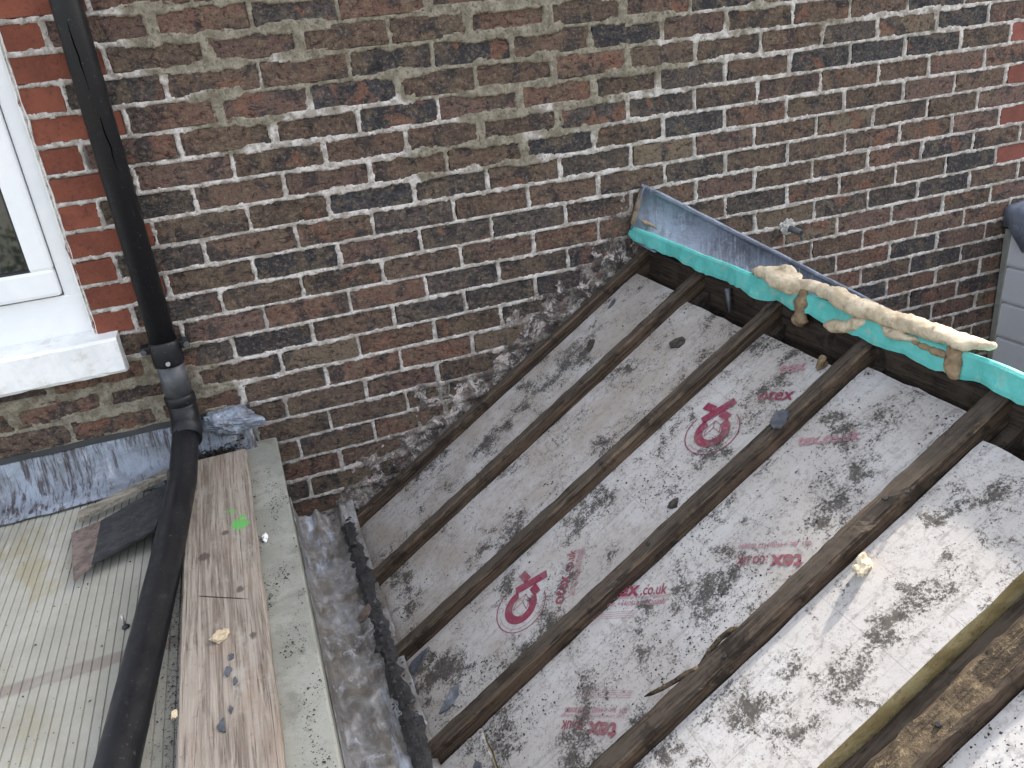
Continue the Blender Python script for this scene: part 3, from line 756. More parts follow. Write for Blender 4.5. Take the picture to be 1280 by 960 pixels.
def moss_fn(r):
    t = r.random() ** 0.6
    x = -0.045 + 0.135 * r.random(); y = -0.070 + 0.06 * (x + 0.045) / 0.135 + r.gauss(0, 0.014)
    return Vector((x, y, -1.150 + abs(r.gauss(0, 0.014)))), Vector((r.uniform(-.6, .6), r.uniform(-.8, .2), 1)).normalized()
o = scatter_clump('moss_clump', 4200, moss_fn, [M_MOSS, M_MOSS, M_GRIT], (0.002, 0.006)); tag(o, 'black moss and soil heaped below the crumpled lead end', 'moss', kind='stuff')

# torn felt offcut and wood sliver near the pipe
def slab_obj(name, poly, thick, mat, label=None, cat=None, group=None, normal=None, jit=0.002, sub=5, seed=0):
    pts = []
    n = len(poly)
    for i in range(n):
        a = Vector(poly[i]); b = Vector(poly[(i + 1) % n])
        for t in range(sub):
            p = a.lerp(b, t / sub)
            if t: p += Vector((fb((i * 3 + t, seed, 1.2)), fb((i * 5 + t, seed, 3.3)), 0)) * jit * 2
            pts.append(p)
    nr = normal or Vector((0, 0, 1))
    m_ = len(pts)
    vv = [p for p in pts] + [p - nr * thick for p in pts]
    ff = [tuple(range(m_)), tuple(range(m_, 2 * m_))[::-1]] + [(i, m_ + i, m_ + (i + 1) % m_, (i + 1) % m_) for i in range(m_)]
    o = mesh_obj(name, vv, ff, mat)
    if label: tag(o, label, cat, group)
    return o
fo = slab_obj('felt_offcut', [(-0.268, -0.485, -1.120), (-0.135, -0.425, -1.108), (-0.115, -0.150, -1.128), (-0.278, -0.255, -1.138)], 0.006, M_FELT, 'dark torn roofing felt offcut tucked behind the lower black pipe', 'felt', seed=4)
o = slab_obj('brown_edge', [(-0.303, -0.520, -1.128), (-0.268, -0.487, -1.1195), (-0.278, -0.257, -1.1375), (-0.348, -0.262, -1.148)], 0.007, M_FELTB, seed=7); o.parent = fo
o = slab_obj('loose_batten', [(-0.330, -0.235, -1.128), (-0.125, -0.125, -1.120), (-0.120, -0.085, -1.120), (-0.335, -0.195, -1.128)], 0.012, timber_mat('pale_batten', (0.15, 0.13, 0.10), (0.26, 0.235, 0.19), (0.34, 0.31, 0.26)), 'short pale batten lying between the lead flashing and the felt offcut', 'batten', seed=2)

# bolt standing on the sheet
B = empty('loose_screw', (-0.190, -0.705, ZF)); tag(B, 'small steel screw standing on the fluted sheet beside the pipe', 'screw')
bm = tube([(0, 0, 0.004), (0, 0, 0.030)], [0.0028, 0.0022], 8); bm_obj('shank', bm, M_SCREW, B)
bm = tube([(0, 0, 0), (0, 0, 0.003), (0, 0, 0.006)], [0.008, 0.007, 0.003], 10); bm_obj('washer', bm, M_GASK, B)

def chip(name, loc, size, mat, label, cat, group=None, seed=0, flat=0.5, rot=0.0):
    bm = bmesh.new(); bmesh.ops.create_icosphere(bm, subdivisions=3, radius=1.0)
    for v in bm.verts:
        p = v.co.copy(); r = 1 + 0.55 * fb(p * 1.3 + Vector((seed * 3.1, 0, 0))) + 0.25 * fb(p * 3 + Vector((seed, 5, 0)))
        v.co = Vector((p.x * r * size, p.y * r * size * 0.55, max(-0.6, p.z) * r * size * flat))
    o = bm_obj(name, bm, mat); o.location = loc; o.rotation_euler = (0, 0, rot); tag(o, label, cat, group); return o
chip('foam_chip', (0.006, -0.905, -1.101), 0.017, M_FOAM, 'pale crumb of foam lying in the middle of the plank', 'foam', seed=2, rot=0.6)
chip('plaster_chip', (0.104, -0.555, -1.131), 0.012, M_SILL, 'white plaster chip on the grey trim board beside the plank', 'chip', seed=5, rot=1.5)
chip('foam_chip', (-0.071, -1.075, -1.104), 0.009, M_FOAM, 'tiny yellow foam crumb on the left edge of the plank', 'foam', seed=8, rot=1.4)
# dark slate scraps on the plank
for i, (x, y, s, lab) in enumerate([(0.022, -0.965, 0.013, 'small dark scrap just below the foam crumb on the plank'), (0.018, -1.005, 0.016, 'dark flat scrap in the middle of the row on the plank'), (0.026, -1.035, 0.011, 'lowest small dark scrap of the upper row on the plank'), (0.004, -1.130, 0.022, 'largest dark slate scrap low on the plank'), (0.018, -1.100, 0.011, 'small dark scrap touching the largest slate scrap on the plank')]):
    r = random.Random(i + 40); k = 6
    poly = [(x + s * (0.25 + 0.9 * r.random()) * math.cos(6.283 * (j + .3 * r.random()) / k) * 0.55, y + s * (0.3 + 1.0 * r.random()) * math.sin(6.283 * (j + .3 * r.random()) / k), -1.1052) for j in range(k)]
    slab_obj('slate_scrap', poly, 0.002, M_SLATE, lab, 'slate', 'dark scraps on the plank', sub=3, jit=0.0012, seed=i)

# ------------------------------------------------------------------ the stripped roof: local frame (s up the slope, y, n out of it)
cA, sA = math.cos(ROOF_ANG), math.sin(ROOF_ANG)
RM = Matrix(((cA, 0, -sA, QX), (0, 1, 0, 0), (sA, 0, cA, QZ), (0, 0, 0, 1)))
RN = Vector((-sA, 0, cA))
def R(s, y, n=0.0): return RM @ Vector((s, y, n))

def rafter(idx, y0, y1, s0, s1, label, depth=0.10, top=0.0, wear=0.003, lit=False, seed=0.0, twist=0.0):
    n = 90
    w = y1 - y0
    b = 0.005
    ring = [(y0, top - depth), (y1, top - depth), (y1, top - depth * .5), (y1, top - b), (y1 - b, top), (y1 - w * .33, top), (y0 + w * .33, top), (y0 + b, top), (y0, top - b), (y0, top - depth * 0.28), (y0, top - depth * .6)]
    r = len(ring); vv = []; ff = []; mi = []
    for i in range(n + 1):
        t = s0 + (s1 - s0) * i / n
        bow = 0.003 * fb((t * 1.3, seed, 7)) + twist * (t - s0)
        for j, (yy, nn) in enumerate(ring):
            k = wear * (0.75 if j in (4, 7, 3, 8) else 0.4)
            gouge = 0
            if j in (7, 8, 6): gouge = -max(0, fb((t * 7 + seed, j * .2, seed * 2)) - 0.38) * 0.030
            vv.append((t, yy + bow + k * fb((t * 26, j * 1.9, seed)) - (gouge * 0.5 if j in (7, 8) else 0), nn + k * fb((t * 22, j * 2.7, seed + 3)) + gouge))
    for i in range(n):
        for j in range(r):
            ff.append((i * r + j, (i + 1) * r + j, (i + 1) * r + (j + 1) % r, i * r + (j + 1) % r)); mi.append(2 if j in (3, 7) else 0 if 3 < j < 7 else 1)
    ff.append(tuple(range(r))); mi.append(1); ff.append(tuple(n * r + j for j in range(r))[::-1]); mi.append(1)
    o = mesh_obj('rafter', vv, ff, [M_LIT if lit else M_RT, M_RS, M_RE], mat_idx=mi, matrix=RM)
    tag(o, label, 'rafter', 'bare roof rafters'); return o
RY = [-0.030, -0.340, -0.660, -0.977, -1.287, -1.597, -1.905]
RW = [0.030, 0.034, 0.036, 0.038, 0.041, 0.050, 0.05]
names = ['thin dark rafter pressed against the brick wall', 'second rafter from the brick wall, narrow and dark', 'third rafter from the brick wall', 'fourth rafter from the brick wall, beside the red printed logos',
         'fifth rafter from the brick wall, with a splinter peeling off', 'crumbling sunlit rafter nearest the lower right corner', 'rafter beyond the lower right corner']
RAF = []
for i in range(7):
    RAF.append(rafter(i, RY[i] - RW[i], RY[i], -0.645 - (0.02 if i > 2 else 0), 0.612, names[i], lit=(i == 5), wear=0.003 if i != 5 else 0.006, seed=i * 3.7 + 1, depth=0.10, twist=[0, .0, -.012, .0, 0, 0, 0][i]))
RW_ = RW

def board(y0, y1, s0, s1, top, label, thick=0.055, seed=0.0, chew=0.004, ragged=()):
    ns, ny = 46, 8
    vv = []; ff = []; mi = []
    for i in range(ns + 1):
        for j in range(ny + 1):
            s = s0 + (s1 - s0) * i / ns; y = y0 + (y1 - y0) * j / ny
            dn = 0
            if i in (0, ns): s += chew * fb((y * 30, seed, i)); dn -= 0.003
            if j in (0, ny): y += chew * 0.35 * fb((s * 16, seed, j)) + chew * 0.2 * fb((s * 60, seed, j)); dn -= 0.002
            vv.append((s, y, top + 0.0025 * fb((s * 2.2, y * 3, seed)) + dn))
    k = (ns + 1) * (ny + 1)
    ix = lambda i, j: i * (ny + 1) + j
    for i in range(ns):
        for j in range(ny): ff.append((ix(i, j), ix(i + 1, j), ix(i + 1, j + 1), ix(i, j + 1))); mi.append(0)
    loop = [ix(i, 0) for i in range(ns + 1)] + [ix(ns, j) for j in range(1, ny + 1)] + [ix(i, ny) for i in range(ns - 1, -1, -1)] + [ix(0, j) for j in range(ny - 1, 0, -1)]
    for d_, jit in ((thick * 0.5, 0.003), (thick, 0.0)):
        for v in loop:
            p = vv[v]; vv.append((p[0] + jit * fb((p[0] * 40, p[1] * 40, d_ * 99)), p[1] + jit * fb((p[0] * 37, p[1] * 41, 5)), p[2] - d_))
    m_ = len(loop)
    for q in range(m_):
        a, b = loop[q], loop[(q + 1) % m_]; c, e = k + q, k + (q + 1) % m_
        ff.append((a, c, e, b)); mi.append(1)
        ff.append((c, c + m_, e + m_, e)); mi.append(1)
    ff.append(tuple(k + m_ + q for q in range(m_))[::-1]); mi.append(1)
    o = mesh_obj('insulation_board', vv, ff, [M_FOIL, M_PIR], mat_idx=mi, matrix=RM)
    tag(o, label, 'insulation board', 'insulation boards between the rafters'); return o
TB = -0.030
e_ = 0.003
BD = [board(RY[1] + e_, RY[0] - RW[0] - e_, -0.635, 0.528, TB, 'dirty grey foil board between the wall rafter and second rafter', seed=1),
      board(RY[2] + e_, RY[1] - RW[1] - e_, -0.645, 0.516, TB, 'dirty grey foil board between the second and third rafters', seed=2),
      board(RY[3] + e_, RY[2] - RW[2] - e_, -0.655, 0.527, TB, 'foil board with two red round logos between third and fourth rafters', seed=3),
      board(RY[4] + e_, RY[3] - RW[3] - e_, -0.5195, 0.558, TB, 'foil board with red web address print between fourth and fifth rafters', seed=4),
      board(RY[4] + e_, RY[3] - RW[3] - e_, -0.680, -0.5235, TB - .002, 'small lower piece of foil board below the straight joint by the gutter', seed=5),
      board(-1.540, RY[4] - RW[4] - e_, -0.66, 0.518, TB + 0.004, 'sunlit speckled foil board with an exposed yellow foam edge', seed=6, chew=0.006),
      board(RY[6] + e_, RY[5] - RW[5] - e_, -0.66, 0.515, TB - 0.004, 'foil board at the lower right corner beyond the crumbling rafter', seed=7)]
for i_, o_ in enumerate(BD): o_.color = (1, 1, 1, [1, 1, 0.75, 0.6, 0.5, 0.40, 0.4][i_])
# strip lying in the gap beside the yellow edge
vv, ff = beam(-1.592, -1.5455, -0.6, 0.5, -0.10, -0.058, 0.003, n=50, amp=0.002, seed=12)
vv = [(b, a, c) for (a, b, c) in vv]
o = mesh_obj('gap_batten', vv, [f[::-1] for f in ff], M_RT, matrix=RM); tag(o, 'grey batten sunk in the gap beside the yellow foam edge', 'batten')
# dark sheet added under the rafters to block light
o = mesh_obj('void_light_block', [(-0.70, 0, -0.16), (0.60, 0, -0.16), (0.60, -2.4, -0.16), (-0.70, -2.4, -0.16), (-0.70, 0, -0.17), (0.60, 0, -0.17), (0.60, -2.4, -0.17), (-0.70, -2.4, -0.17)],
             [(0, 3, 2, 1), (4, 5, 6, 7), (0, 1, 5, 4), (1, 2, 6, 5), (2, 3, 7, 6), (3, 0, 4, 7)], M_RD, matrix=RM); tag(o, 'dark sheet added in the void below the rafters to block light', 'lining')

# red print on the boards
def text_mesh(body, size, bold, spacing=1.0):
    cu = bpy.data.curves.new('t', 'FONT'); cu.body = body; cu.size = size; cu.offset = bold; cu.space_character = spacing
    cu.resolution_u = 3
    ob = bpy.data.objects.new('t', cu); COL.objects.link(ob)
    dg = bpy.context.evaluated_depsgraph_get(); me = bpy.data.meshes.new_from_object(ob.evaluated_get(dg))
    bpy.data.objects.remove(ob); return me
def place_text(par, body, s, y, ang, size, bold=0.0, mat=None, squeeze=1.0, shear=0.0, n=0.0014, name='printed_text'):
    me = text_mesh(body, size, bold)
    ca, sa_ = math.cos(ang), math.sin(ang)
    for v in me.vertices:
        a = v.co.x * squeeze + v.co.y * shear; b = v.co.y
        v.co = (s + a * ca - b * sa_, y + a * sa_ + b * ca, TB + n)
    me.materials.clear(); me.materials.append(mat or M_PRINT)
    o = bpy.data.objects.new(name, me); COL.objects.link(o); o.parent = par; o.matrix_parent_inverse = Matrix.Identity(4)
    return o
def poly_print(par, polys, name, mat=None, n=0.0014):
    vv = []; ff = []
    for pl in polys:
        n0 = len(vv); vv += [(a, b, TB + n) for a, b in pl[0]]; ff += [tuple(i + n0 for i in f) for f in pl[1]]
    o = mesh_obj(name, vv, ff, mat or M_PRINT); o.parent = par; return o
def annulus(cx, cy, r0, r1, a0, a1, ang, ex=1.0, ey=1.0, n=40, ox=0, oy=0):
    v = []; f = []
    ca, sa_ = math.cos(ang), math.sin(ang)
    for i in range(n + 1):
        t = a0 + (a1 - a0) * i / n
        for r, o1, o2 in ((r0, ox, oy), (r1, 0, 0)):
            x = math.cos(t) * r * ex + o1; y = math.sin(t) * r * ey + o2
            v.append((cx + x * ca - y * sa_, cy + x * sa_ + y * ca))
    for i in range(n): f.append((2 * i, 2 * i + 1, 2 * i + 3, 2 * i + 2))
    return v, f
def quad(cx, cy, pts, ang):
    ca, sa_ = math.cos(ang), math.sin(ang)
    return [(cx + x * ca - y * sa_, cy + x * sa_ + y * ca) for x, y in pts], [tuple(range(len(pts)))]
def logo(par, s, y, ang, k=1.0):
    """round emblem: thin oval line, thick open ring, broad cross over its mouth; up = +y of the emblem"""
    P = []
    P.append(annulus(s, y, 0.0660 * k, 0.0685 * k, math.radians(138), math.radians(402), ang, 1.0, 0.95))
    P.append(annulus(s, y, 0.0560 * k, 0.0568 * k, math.radians(215), math.radians(350), ang, 1.0, 0.98))
    P.append(annulus(s, y, 0.0235 * k, 0.0440 * k, math.radians(128), math.radians(410), ang))
    def bar(a, b, w):
        dx, dy = b[0] - a[0], b[1] - a[1]; l = math.hypot(dx, dy); px, py = -dy / l * w, dx / l * w
        P.append(quad(s, y, [((a[0] - px) * k, (a[1] - py) * k), ((b[0] - px) * k, (b[1] - py) * k), ((b[0] + px) * k, (b[1] + py) * k), ((a[0] + px) * k, (a[1] + py) * k)], ang))
    bar((-0.035, 0.036), (0.036, 0.086), 0.0105)
    bar((-0.040, 0.082), (-0.012, 0.066), 0.0100); bar((0.010, 0.052), (0.032, 0.036), 0.0100)
    for a, b in (((-0.017, -0.012), (0.0, 0.012)), ((0.0, 0.012), (0.019, -0.004)), ((0.0, 0.012), (0.0, 0.032)), ((-0.018, 0.010), (0.0, 0.032)), ((0.0, 0.032), (0.018, 0.016)), ((-0.017, -0.012), (-0.018, 0.010)), ((0.019, -0.004), (0.018, 0.016))):
        bar(a, b, 0.0008)
    return poly_print(par, P, 'printed_logo')
d45 = math.radians
logo(BD[2], -0.3223, -0.8365, d45(-53.6))
logo(BD[2], 0.2565, -0.8440, d45(-53.0))
def run(par, s, y, ang, parts):
    """words one after another along a baseline; each is fitted to a printed length"""
    a = 0.0
    for body, size, bold, length, mat in parts:
        o = place_text(par, body, 0, 0, 0, size, bold, mat)
        xs_ = [v.co.x for v in o.data.vertices]; x0, x1 = min(xs_), max(xs_); k = length / (x1 - x0)
        for v in o.data.vertices:
            u = a + (v.co.x - x0) * k; w = v.co.y
            v.co = (s + u * math.cos(ang) - w * math.sin(ang), y + u * math.sin(ang) + w * math.cos(ang), v.co.z)
        a += length + size * 0.09
FAX = '001  fax: +44(0)1473 820880'; ADR = 'Lady Lane Industrial Estate, Hadleigh'
run(BD[2], -0.2400, -0.9220, d45(46), [('otex', 0.047, 0.0013, 0.072, M_PRINT), ('.co.uk', 0.034, 0.0005, 0.060, M_PRINT)])
run(BD[2], -0.2080, -0.9260, d45(47.5), [(FAX, 0.0135, 0.0002, 0.118, M_PFINE)]); run(BD[2], -0.2190, -0.9220, d45(47.5), [(ADR, 0.0100, 0.0, 0.122, M_PFINE)])
run(BD[2], 0.372, -0.870, d45(-60), [('otex', 0.050, 0.0008, 0.085, M_PRINT)])
run(BD[2], 0.452, -0.855, d45(-52), [('tex', 0.044, 0.0010, 0.062, M_PFINE)])
run(BD[3], -0.1660, -0.9725 - 0.012, d45(-47.0), [('otex', 0.047, 0.0013, 0.092, M_PRINT), ('.co.uk', 0.034, 0.0005, 0.060, M_PRINT)])
run(BD[3], -0.1870, -0.9950, d45(-47.0), [(FAX, 0.0140, 0.0002, 0.165, M_PFINE)]); run(BD[3], -0.1760, -0.9850, d45(-47.0), [(ADR, 0.0105, 0.0, 0.165, M_PFINE)])
run(BD[3], -0.2774, -1.2440, d45(133.5), [('tex', 0.047, 0.0013, 0.066, M_PRINT), ('.co.uk', 0.034, 0.0005, 0.056, M_PRINT)])
run(BD[3], -0.2477, -1.2336, d45(135), [(FAX, 0.0140, 0.0002, 0.140, M_PFINE)]); run(BD[3], -0.2600, -1.2400, d45(135), [(ADR, 0.0105, 0.0, 0.142, M_PFINE)])
run(BD[3], 0.1714, -1.2514, d45(130.5), [('tex', 0.047, 0.0013, 0.063, M_PRINT), ('.co.uk', 0.034, 0.0005, 0.063, M_PRINT)])
run(BD[3], 0.1990, -1.2420, d45(130.5), [(FAX, 0.0140, 0.0002, 0.142, M_PFINE)])
run(BD[3], 0.3350, -1.0500, d45(-52), [('tex.co.uk', 0.036, 0.0010, 0.125, M_PFINE)])
for (s, y, a, l, bi) in ((-0.203, -1.000, -46, 0.115, 3), (-0.232, -1.222, 134, 0.12, 3)):
    P = []
    for q in range(4):
        P.append(quad(s, y, [(0, -0.0045 * q), (l, -0.0045 * q), (l, -0.0045 * q + .0008), (0, -0.0045 * q + .0008)], d45(a)))
    poly_print(BD[bi], P, 'printed_rule', M_PFINE)

# ------------------------------------------------------------------ ridge
vv, ff = beam(1.372, 1.404, -0.012, -2.4, -1.02, -0.792, 0.003, n=50, amp=0.001, seed=2)
o = mesh_obj('ridge_board', vv, ff, M_RD); tag(o, 'dark ridge board running out from the wall above the rafters', 'beam')
# short noggings beside each rafter head
for i in range(1, 6):
    vv, ff = beam(0.40, 0.60, RY[i] - RW[i] - 0.030, RY[i] - RW[i] - 0.004, -0.13, -0.045, 0.002, n=2, amp=0.001, seed=i)
    # stays a cleat fixed to the rafter
    o = mesh_obj('cleat', vv, ff, M_RD); o.parent = RAF[i]

# far slope, only its top can be glimpsed
o = mesh_obj('far_slope_deck', [(1.405, -0.03, -0.815), (1.405, -2.4, -0.815), (2.70, -2.4, -1.64), (2.70, -0.03, -1.64), (1.405, -0.03, -0.845), (1.405, -2.4, -0.845), (2.70, -2.4, -1.67), (2.70, -0.03, -1.67)],
             [(0, 1, 2, 3), (7, 6, 5, 4), (0, 4, 5, 1), (1, 5, 6, 2), (2, 6, 7, 3), (3, 7, 4, 0)], M_DECK); tag(o, 'boarded far slope of the roof behind the ridge', 'roof slope')

# green membrane draped over the ridge
vv = []; ff = []; ny = 150
for i in range(ny + 1):
    y = -0.006 - 2.3 * i / ny
    a = min(1, (-y) / 0.5); tip = min(1, (-y + 0.004) / 0.03)
    hgt = 0.030 + 0.013 * a + 0.008 * fb((y * 7, 1, 2)) + 0.005 * fb((y * 16, 4, 2)) + 0.003 * fb((y * 60, 4, 9))
    hgt *= 0.55 + 0.45 * tip
    xf = 1.340 + 0.018 * a + 0.002 * fb((y * 6, 8, 1)); zt = -0.724 - 0.016 * a + 0.003 * fb((y * 9, 3, 3))
    xb = xf - 0.002 - 0.004 * fb((y * 14, 5, 5)); wv = 0.003 * fb((y * 20, 7, 7))
    cr = 0.003 * fb((y * 9, 7, 7)) + 0.0012 * fb((y * 40, 2, 7))
    row = [(1.47, zt - 0.060), (1.410, zt - 0.026), (xf + 0.016, zt - 0.001), (xf + 0.004, zt + 0.002 + cr * .3), (xf - 0.001, zt - 0.002), (xf - 0.004 + cr, zt - 0.40 * hgt), (xb - 0.006 + cr * 1.4, zt - 0.8 * hgt), (xb - 0.006 + cr * 1.8, zt - hgt)]
    for (x, z) in row: vv.append((x, y, z))
pn = 8
for i in range(ny):
    for j in range(pn - 1): ff.append((i * pn + j, i * pn + j + 1, (i + 1) * pn + j + 1, (i + 1) * pn + j))
GM = mesh_obj('green_membrane', vv, ff, M_GREEN); tag(GM, 'torn turquoise green membrane strip draped along the ridge', 'membrane')
GM.modifiers.new('thick', 'SOLIDIFY').thickness = 0.0015

# blue lead over the far slope
vv = []; ff = []; nx_ = 90
tanr = math.tan(math.radians(31.5))
for i in range(nx_ + 1):
    x = 1.336 + (2.45 - 1.336) * i / nx_
    if x < 1.382: zt = -0.715 + (x - 1.336) / (1.382 - 1.336) * (0.117)
    else: zt = -0.598 - (x - 1.382) * tanr
    zb = -0.765 - max(0, x - 1.384) * tanr
    s_ = 0.004 * fb((x * 9, 1, 4)); u = 0.003 * fb((x * 30, 2, 1))
    row = [(-0.004, zt + 0.001 + u), (-0.022 + s_, zt + 0.004 + u), (-0.027 + s_, zt - 0.002 + u), (-0.016 + s_, zt - 0.012), (-0.013 + s_ * 1.5, zt * 0.6 + zb * 0.4), (-0.018 + s_, zt * .25 + zb * .75), (-0.035 + s_, zb + 0.004), (-0.16 + 2 * s_, zb - 0.004)]
    for (y, z) in row: vv.append((x, y, z))
pn = 8
for i in range(nx_):
    for j in range(pn - 1): ff.append((i * pn + j, i * pn + j + 1, (i + 1) * pn + j + 1, (i + 1) * pn + j))
RL = mesh_obj('ridge_lead', vv, ff, M_LEAD, smooth=True); tag(RL, 'blue grey lead flashing rising to a peak against the wall behind the ridge', 'flashing')
RL.modifiers.new('thick', 'SOLIDIFY').thickness = 0.003
lip = [(1.378 + 0.062 * i, -0.017 + 0.003 * fb((i * 1.7, 2, 2)), -0.598 - 0.062 * i * tanr + 0.003 * fb((i * 1.3, 5, 2))) for i in range(17)]
bm = tube(lip, [0.004] + [0.0085 + 0.002 * fb((i * 2.1, 1, 1)) for i in range(16)], 8); o = bm_obj('rolled_lip', bm, M_LEADG, RL, smooth=True)
# tan mortar fillet on its left edge and grey mortar cheek
bm = tube([(1.384, -0.012, -0.606), (1.362, -0.018, -0.655), (1.340, -0.020, -0.712)], [0.006, 0.008, 0.007], 8)
o = bm_obj('mortar_fillet', bm, M_FOAMB, RL)
# expanding foam
def blob(path, radii, name, mat, par, seed=0, rough=0.30, seg=20, sub=8, squash=1.0):
    pts = []; rr = []
    for i in range(len(path) - 1):
        for t in range(sub):
            f = t / sub; f2 = f
            pts.append(Vector(path[i]).lerp(Vector(path[i + 1]), f2)); rr.append(radii[i] * (1 - f) + radii[i + 1] * f)
    pts.append(Vector(path[-1])); rr.append(radii[-1])
    bm = tube(pts, rr, seg)
    for v in bm.verts:
        p = v.co
        c = min(pts, key=lambda q: (q - p).length_squared)
        dvec = p - c
        k = 1 + rough * 1.5 * fb((p.x * 16 + seed, p.y * 16, p.z * 16), 2) + rough * 0.6 * fb((p.x * 60 + seed, p.y * 60, p.z * 60), 3)
        v.co = c + Vector((dvec.x * k, dvec.y * k, dvec.z * k * squash))
    return bm_obj(name, bm, mat, par, smooth=True)
FB = empty('foam_bead', (1.38, -0.95, -0.75)); tag(FB, 'lumpy cream bead of expanding foam along the ridge membrane', 'foam')
fbi = Matrix.Translation(-FB.location)
foam = [
    ([(1.392, -0.655, -0.722), (1.390, -0.700, -0.718), (1.388, -0.745, -0.722)], [0.010, 0.020, 0.009], 'foam_lump', M_FOAM),
    ([(1.388, -0.90, -0.716), (1.384, -0.985, -0.708), (1.385, -1.06, -0.714)], [0.010, 0.024, 0.010], 'foam_lump', M_FOAM),
    ([(1.384, -1.12, -0.716), (1.384, -1.19, -0.708), (1.386, -1.245, -0.708), (1.390, -1.290, -0.700)], [0.010, 0.022, 0.019, 0.004], 'foam_lump', M_FOAM),
    ([(1.358, -1.035, -0.742), (1.352, -1.085, -0.748), (1.354, -1.14, -0.744)], [0.006, 0.014, 0.006], 'foam_lump', M_FOAM),
    ([(1.372, -0.600, -0.735), (1.372, -0.650, -0.730), (1.366, -0.720, -0.736), (1.372, -0.780, -0.728), (1.376, -0.83, -0.724)], [0.010, 0.026, 0.030, 0.021, 0.016], 'foam_lump', M_FOAM),
    ([(1.376, -0.80, -0.722), (1.372, -0.88, -0.722), (1.366, -0.96, -0.728), (1.367, -1.05, -0.727), (1.368, -1.13, -0.726), (1.372, -1.21, -0.726), (1.378, -1.275, -0.716)], [0.018, 0.024, 0.028, 0.024, 0.022, 0.023, 0.010], 'foam_lump', M_FOAM),
    ([(1.362, -0.985, -0.748), (1.353, -0.950, -0.772), (1.350, -0.915, -0.783), (1.349, -0.885, -0.785)], [0.014, 0.019, 0.018, 0.010], 'foam_tongue', M_FOAM),
    ([(1.362, -0.800, -0.735), (1.349, -0.802, -0.765), (1.346, -0.806, -0.795), (1.347, -0.808, -0.818)], [0.010, 0.016, 0.016, 0.012], 'brown_drip', M_FOAMB),
    ([(1.358, -1.215, -0.740), (1.349, -1.225, -0.765), (1.347, -1.235, -0.790)], [0.018, 0.016, 0.010], 'brown_drip', M_FOAMB),
    ([(1.360, -1.12, -0.752), (1.356, -1.17, -0.754), (1.358, -1.21, -0.752)], [0.008, 0.013, 0.010], 'brown_drip', M_FOAMB)]
def foam_mass(name, paths, mat, seed, vox=0.0045, jig=1.0):
    r = random.Random(seed); bm = bmesh.new()
    for pth, rad in paths:
        pts = [Vector(p) for p in pth]
        for (a, ra), (b, rb_) in zip(zip(pts, rad), zip(pts[1:], rad[1:])):
            n = max(2, int((b - a).length / (0.45 * min(ra, rb_) + 0.003)))
            for q in range(n):
                f = q / n; c = a.lerp(b, f); rr = (ra * (1 - f) + rb_ * f) * r.uniform(0.80, 1.05)
                c += Vector((r.uniform(-.2, .2), r.uniform(-.5, .5), r.uniform(-.2, .2))) * rr * jig
                bmesh.ops.create_icosphere(bm, subdivisions=2, radius=rr, matrix=Matrix.Translation(c) @ Matrix.Diagonal((1, r.uniform(1.1, 1.9), r.uniform(0.62, 0.85), 1)))
    o = bm_obj(name, bm, mat, FB); o.matrix_parent_inverse = fbi
    md = o.modifiers.new('merge', 'REMESH'); md.mode = 'VOXEL'; md.voxel_size = vox; md.use_smooth_shade = True
    sm = o.modifiers.new('soft', 'SMOOTH'); sm.iterations = 12; sm.factor = 0.5
    tx = bpy.data.textures.new(name, 'CLOUDS'); tx.noise_scale = 0.014; tx.noise_depth = 3
    dp = o.modifiers.new('pits', 'DISPLACE'); dp.texture = tx; dp.strength = 0.008; dp.mid_level = 0.5; dp.texture_coords = 'GLOBAL'
    return o
cream = [(p_, r_) for p_, r_, nm, mt in foam if mt is M_FOAM]; brown = [(p_, r_) for p_, r_, nm, mt in foam if mt is M_FOAMB]
foam_mass('foam_body', [cream[0], cream[4], cream[5]], M_FOAM, 5)
foam_mass('foam_tongue', [cream[6], cream[3]], M_FOAM, 8)
for i, b_ in enumerate(brown): foam_mass('brown_drip', [b_], M_FOAMB, 20 + i, jig=0.5)
FS_ = foam_mass('foam_smear', [([(1.362, -0.030, -0.700), (1.385, -0.034, -0.715), (1.42, -0.034, -0.738)], [0.006, 0.009, 0.004])], M_FOAMB, 31)
# hanging sealant streak and foam nib on a board
bm = tube([(1.358, -0.505, -0.80), (1.357, -0.512, -0.83), (1.357, -0.516, -0.862)], [0.008, 0.006, 0.002], 8)
o = bm_obj('hanging_rag', bm, M_LEADC); tag(o, 'thin grey shred hanging below the membrane between two rafters', 'shred')
chip('foam_nib', R(0.520, -0.925, -0.030), 0.020, M_FOAMB, 'brown foam nib at the top corner of the logo board', 'foam', seed=4, rot=0.8, flat=0.8)

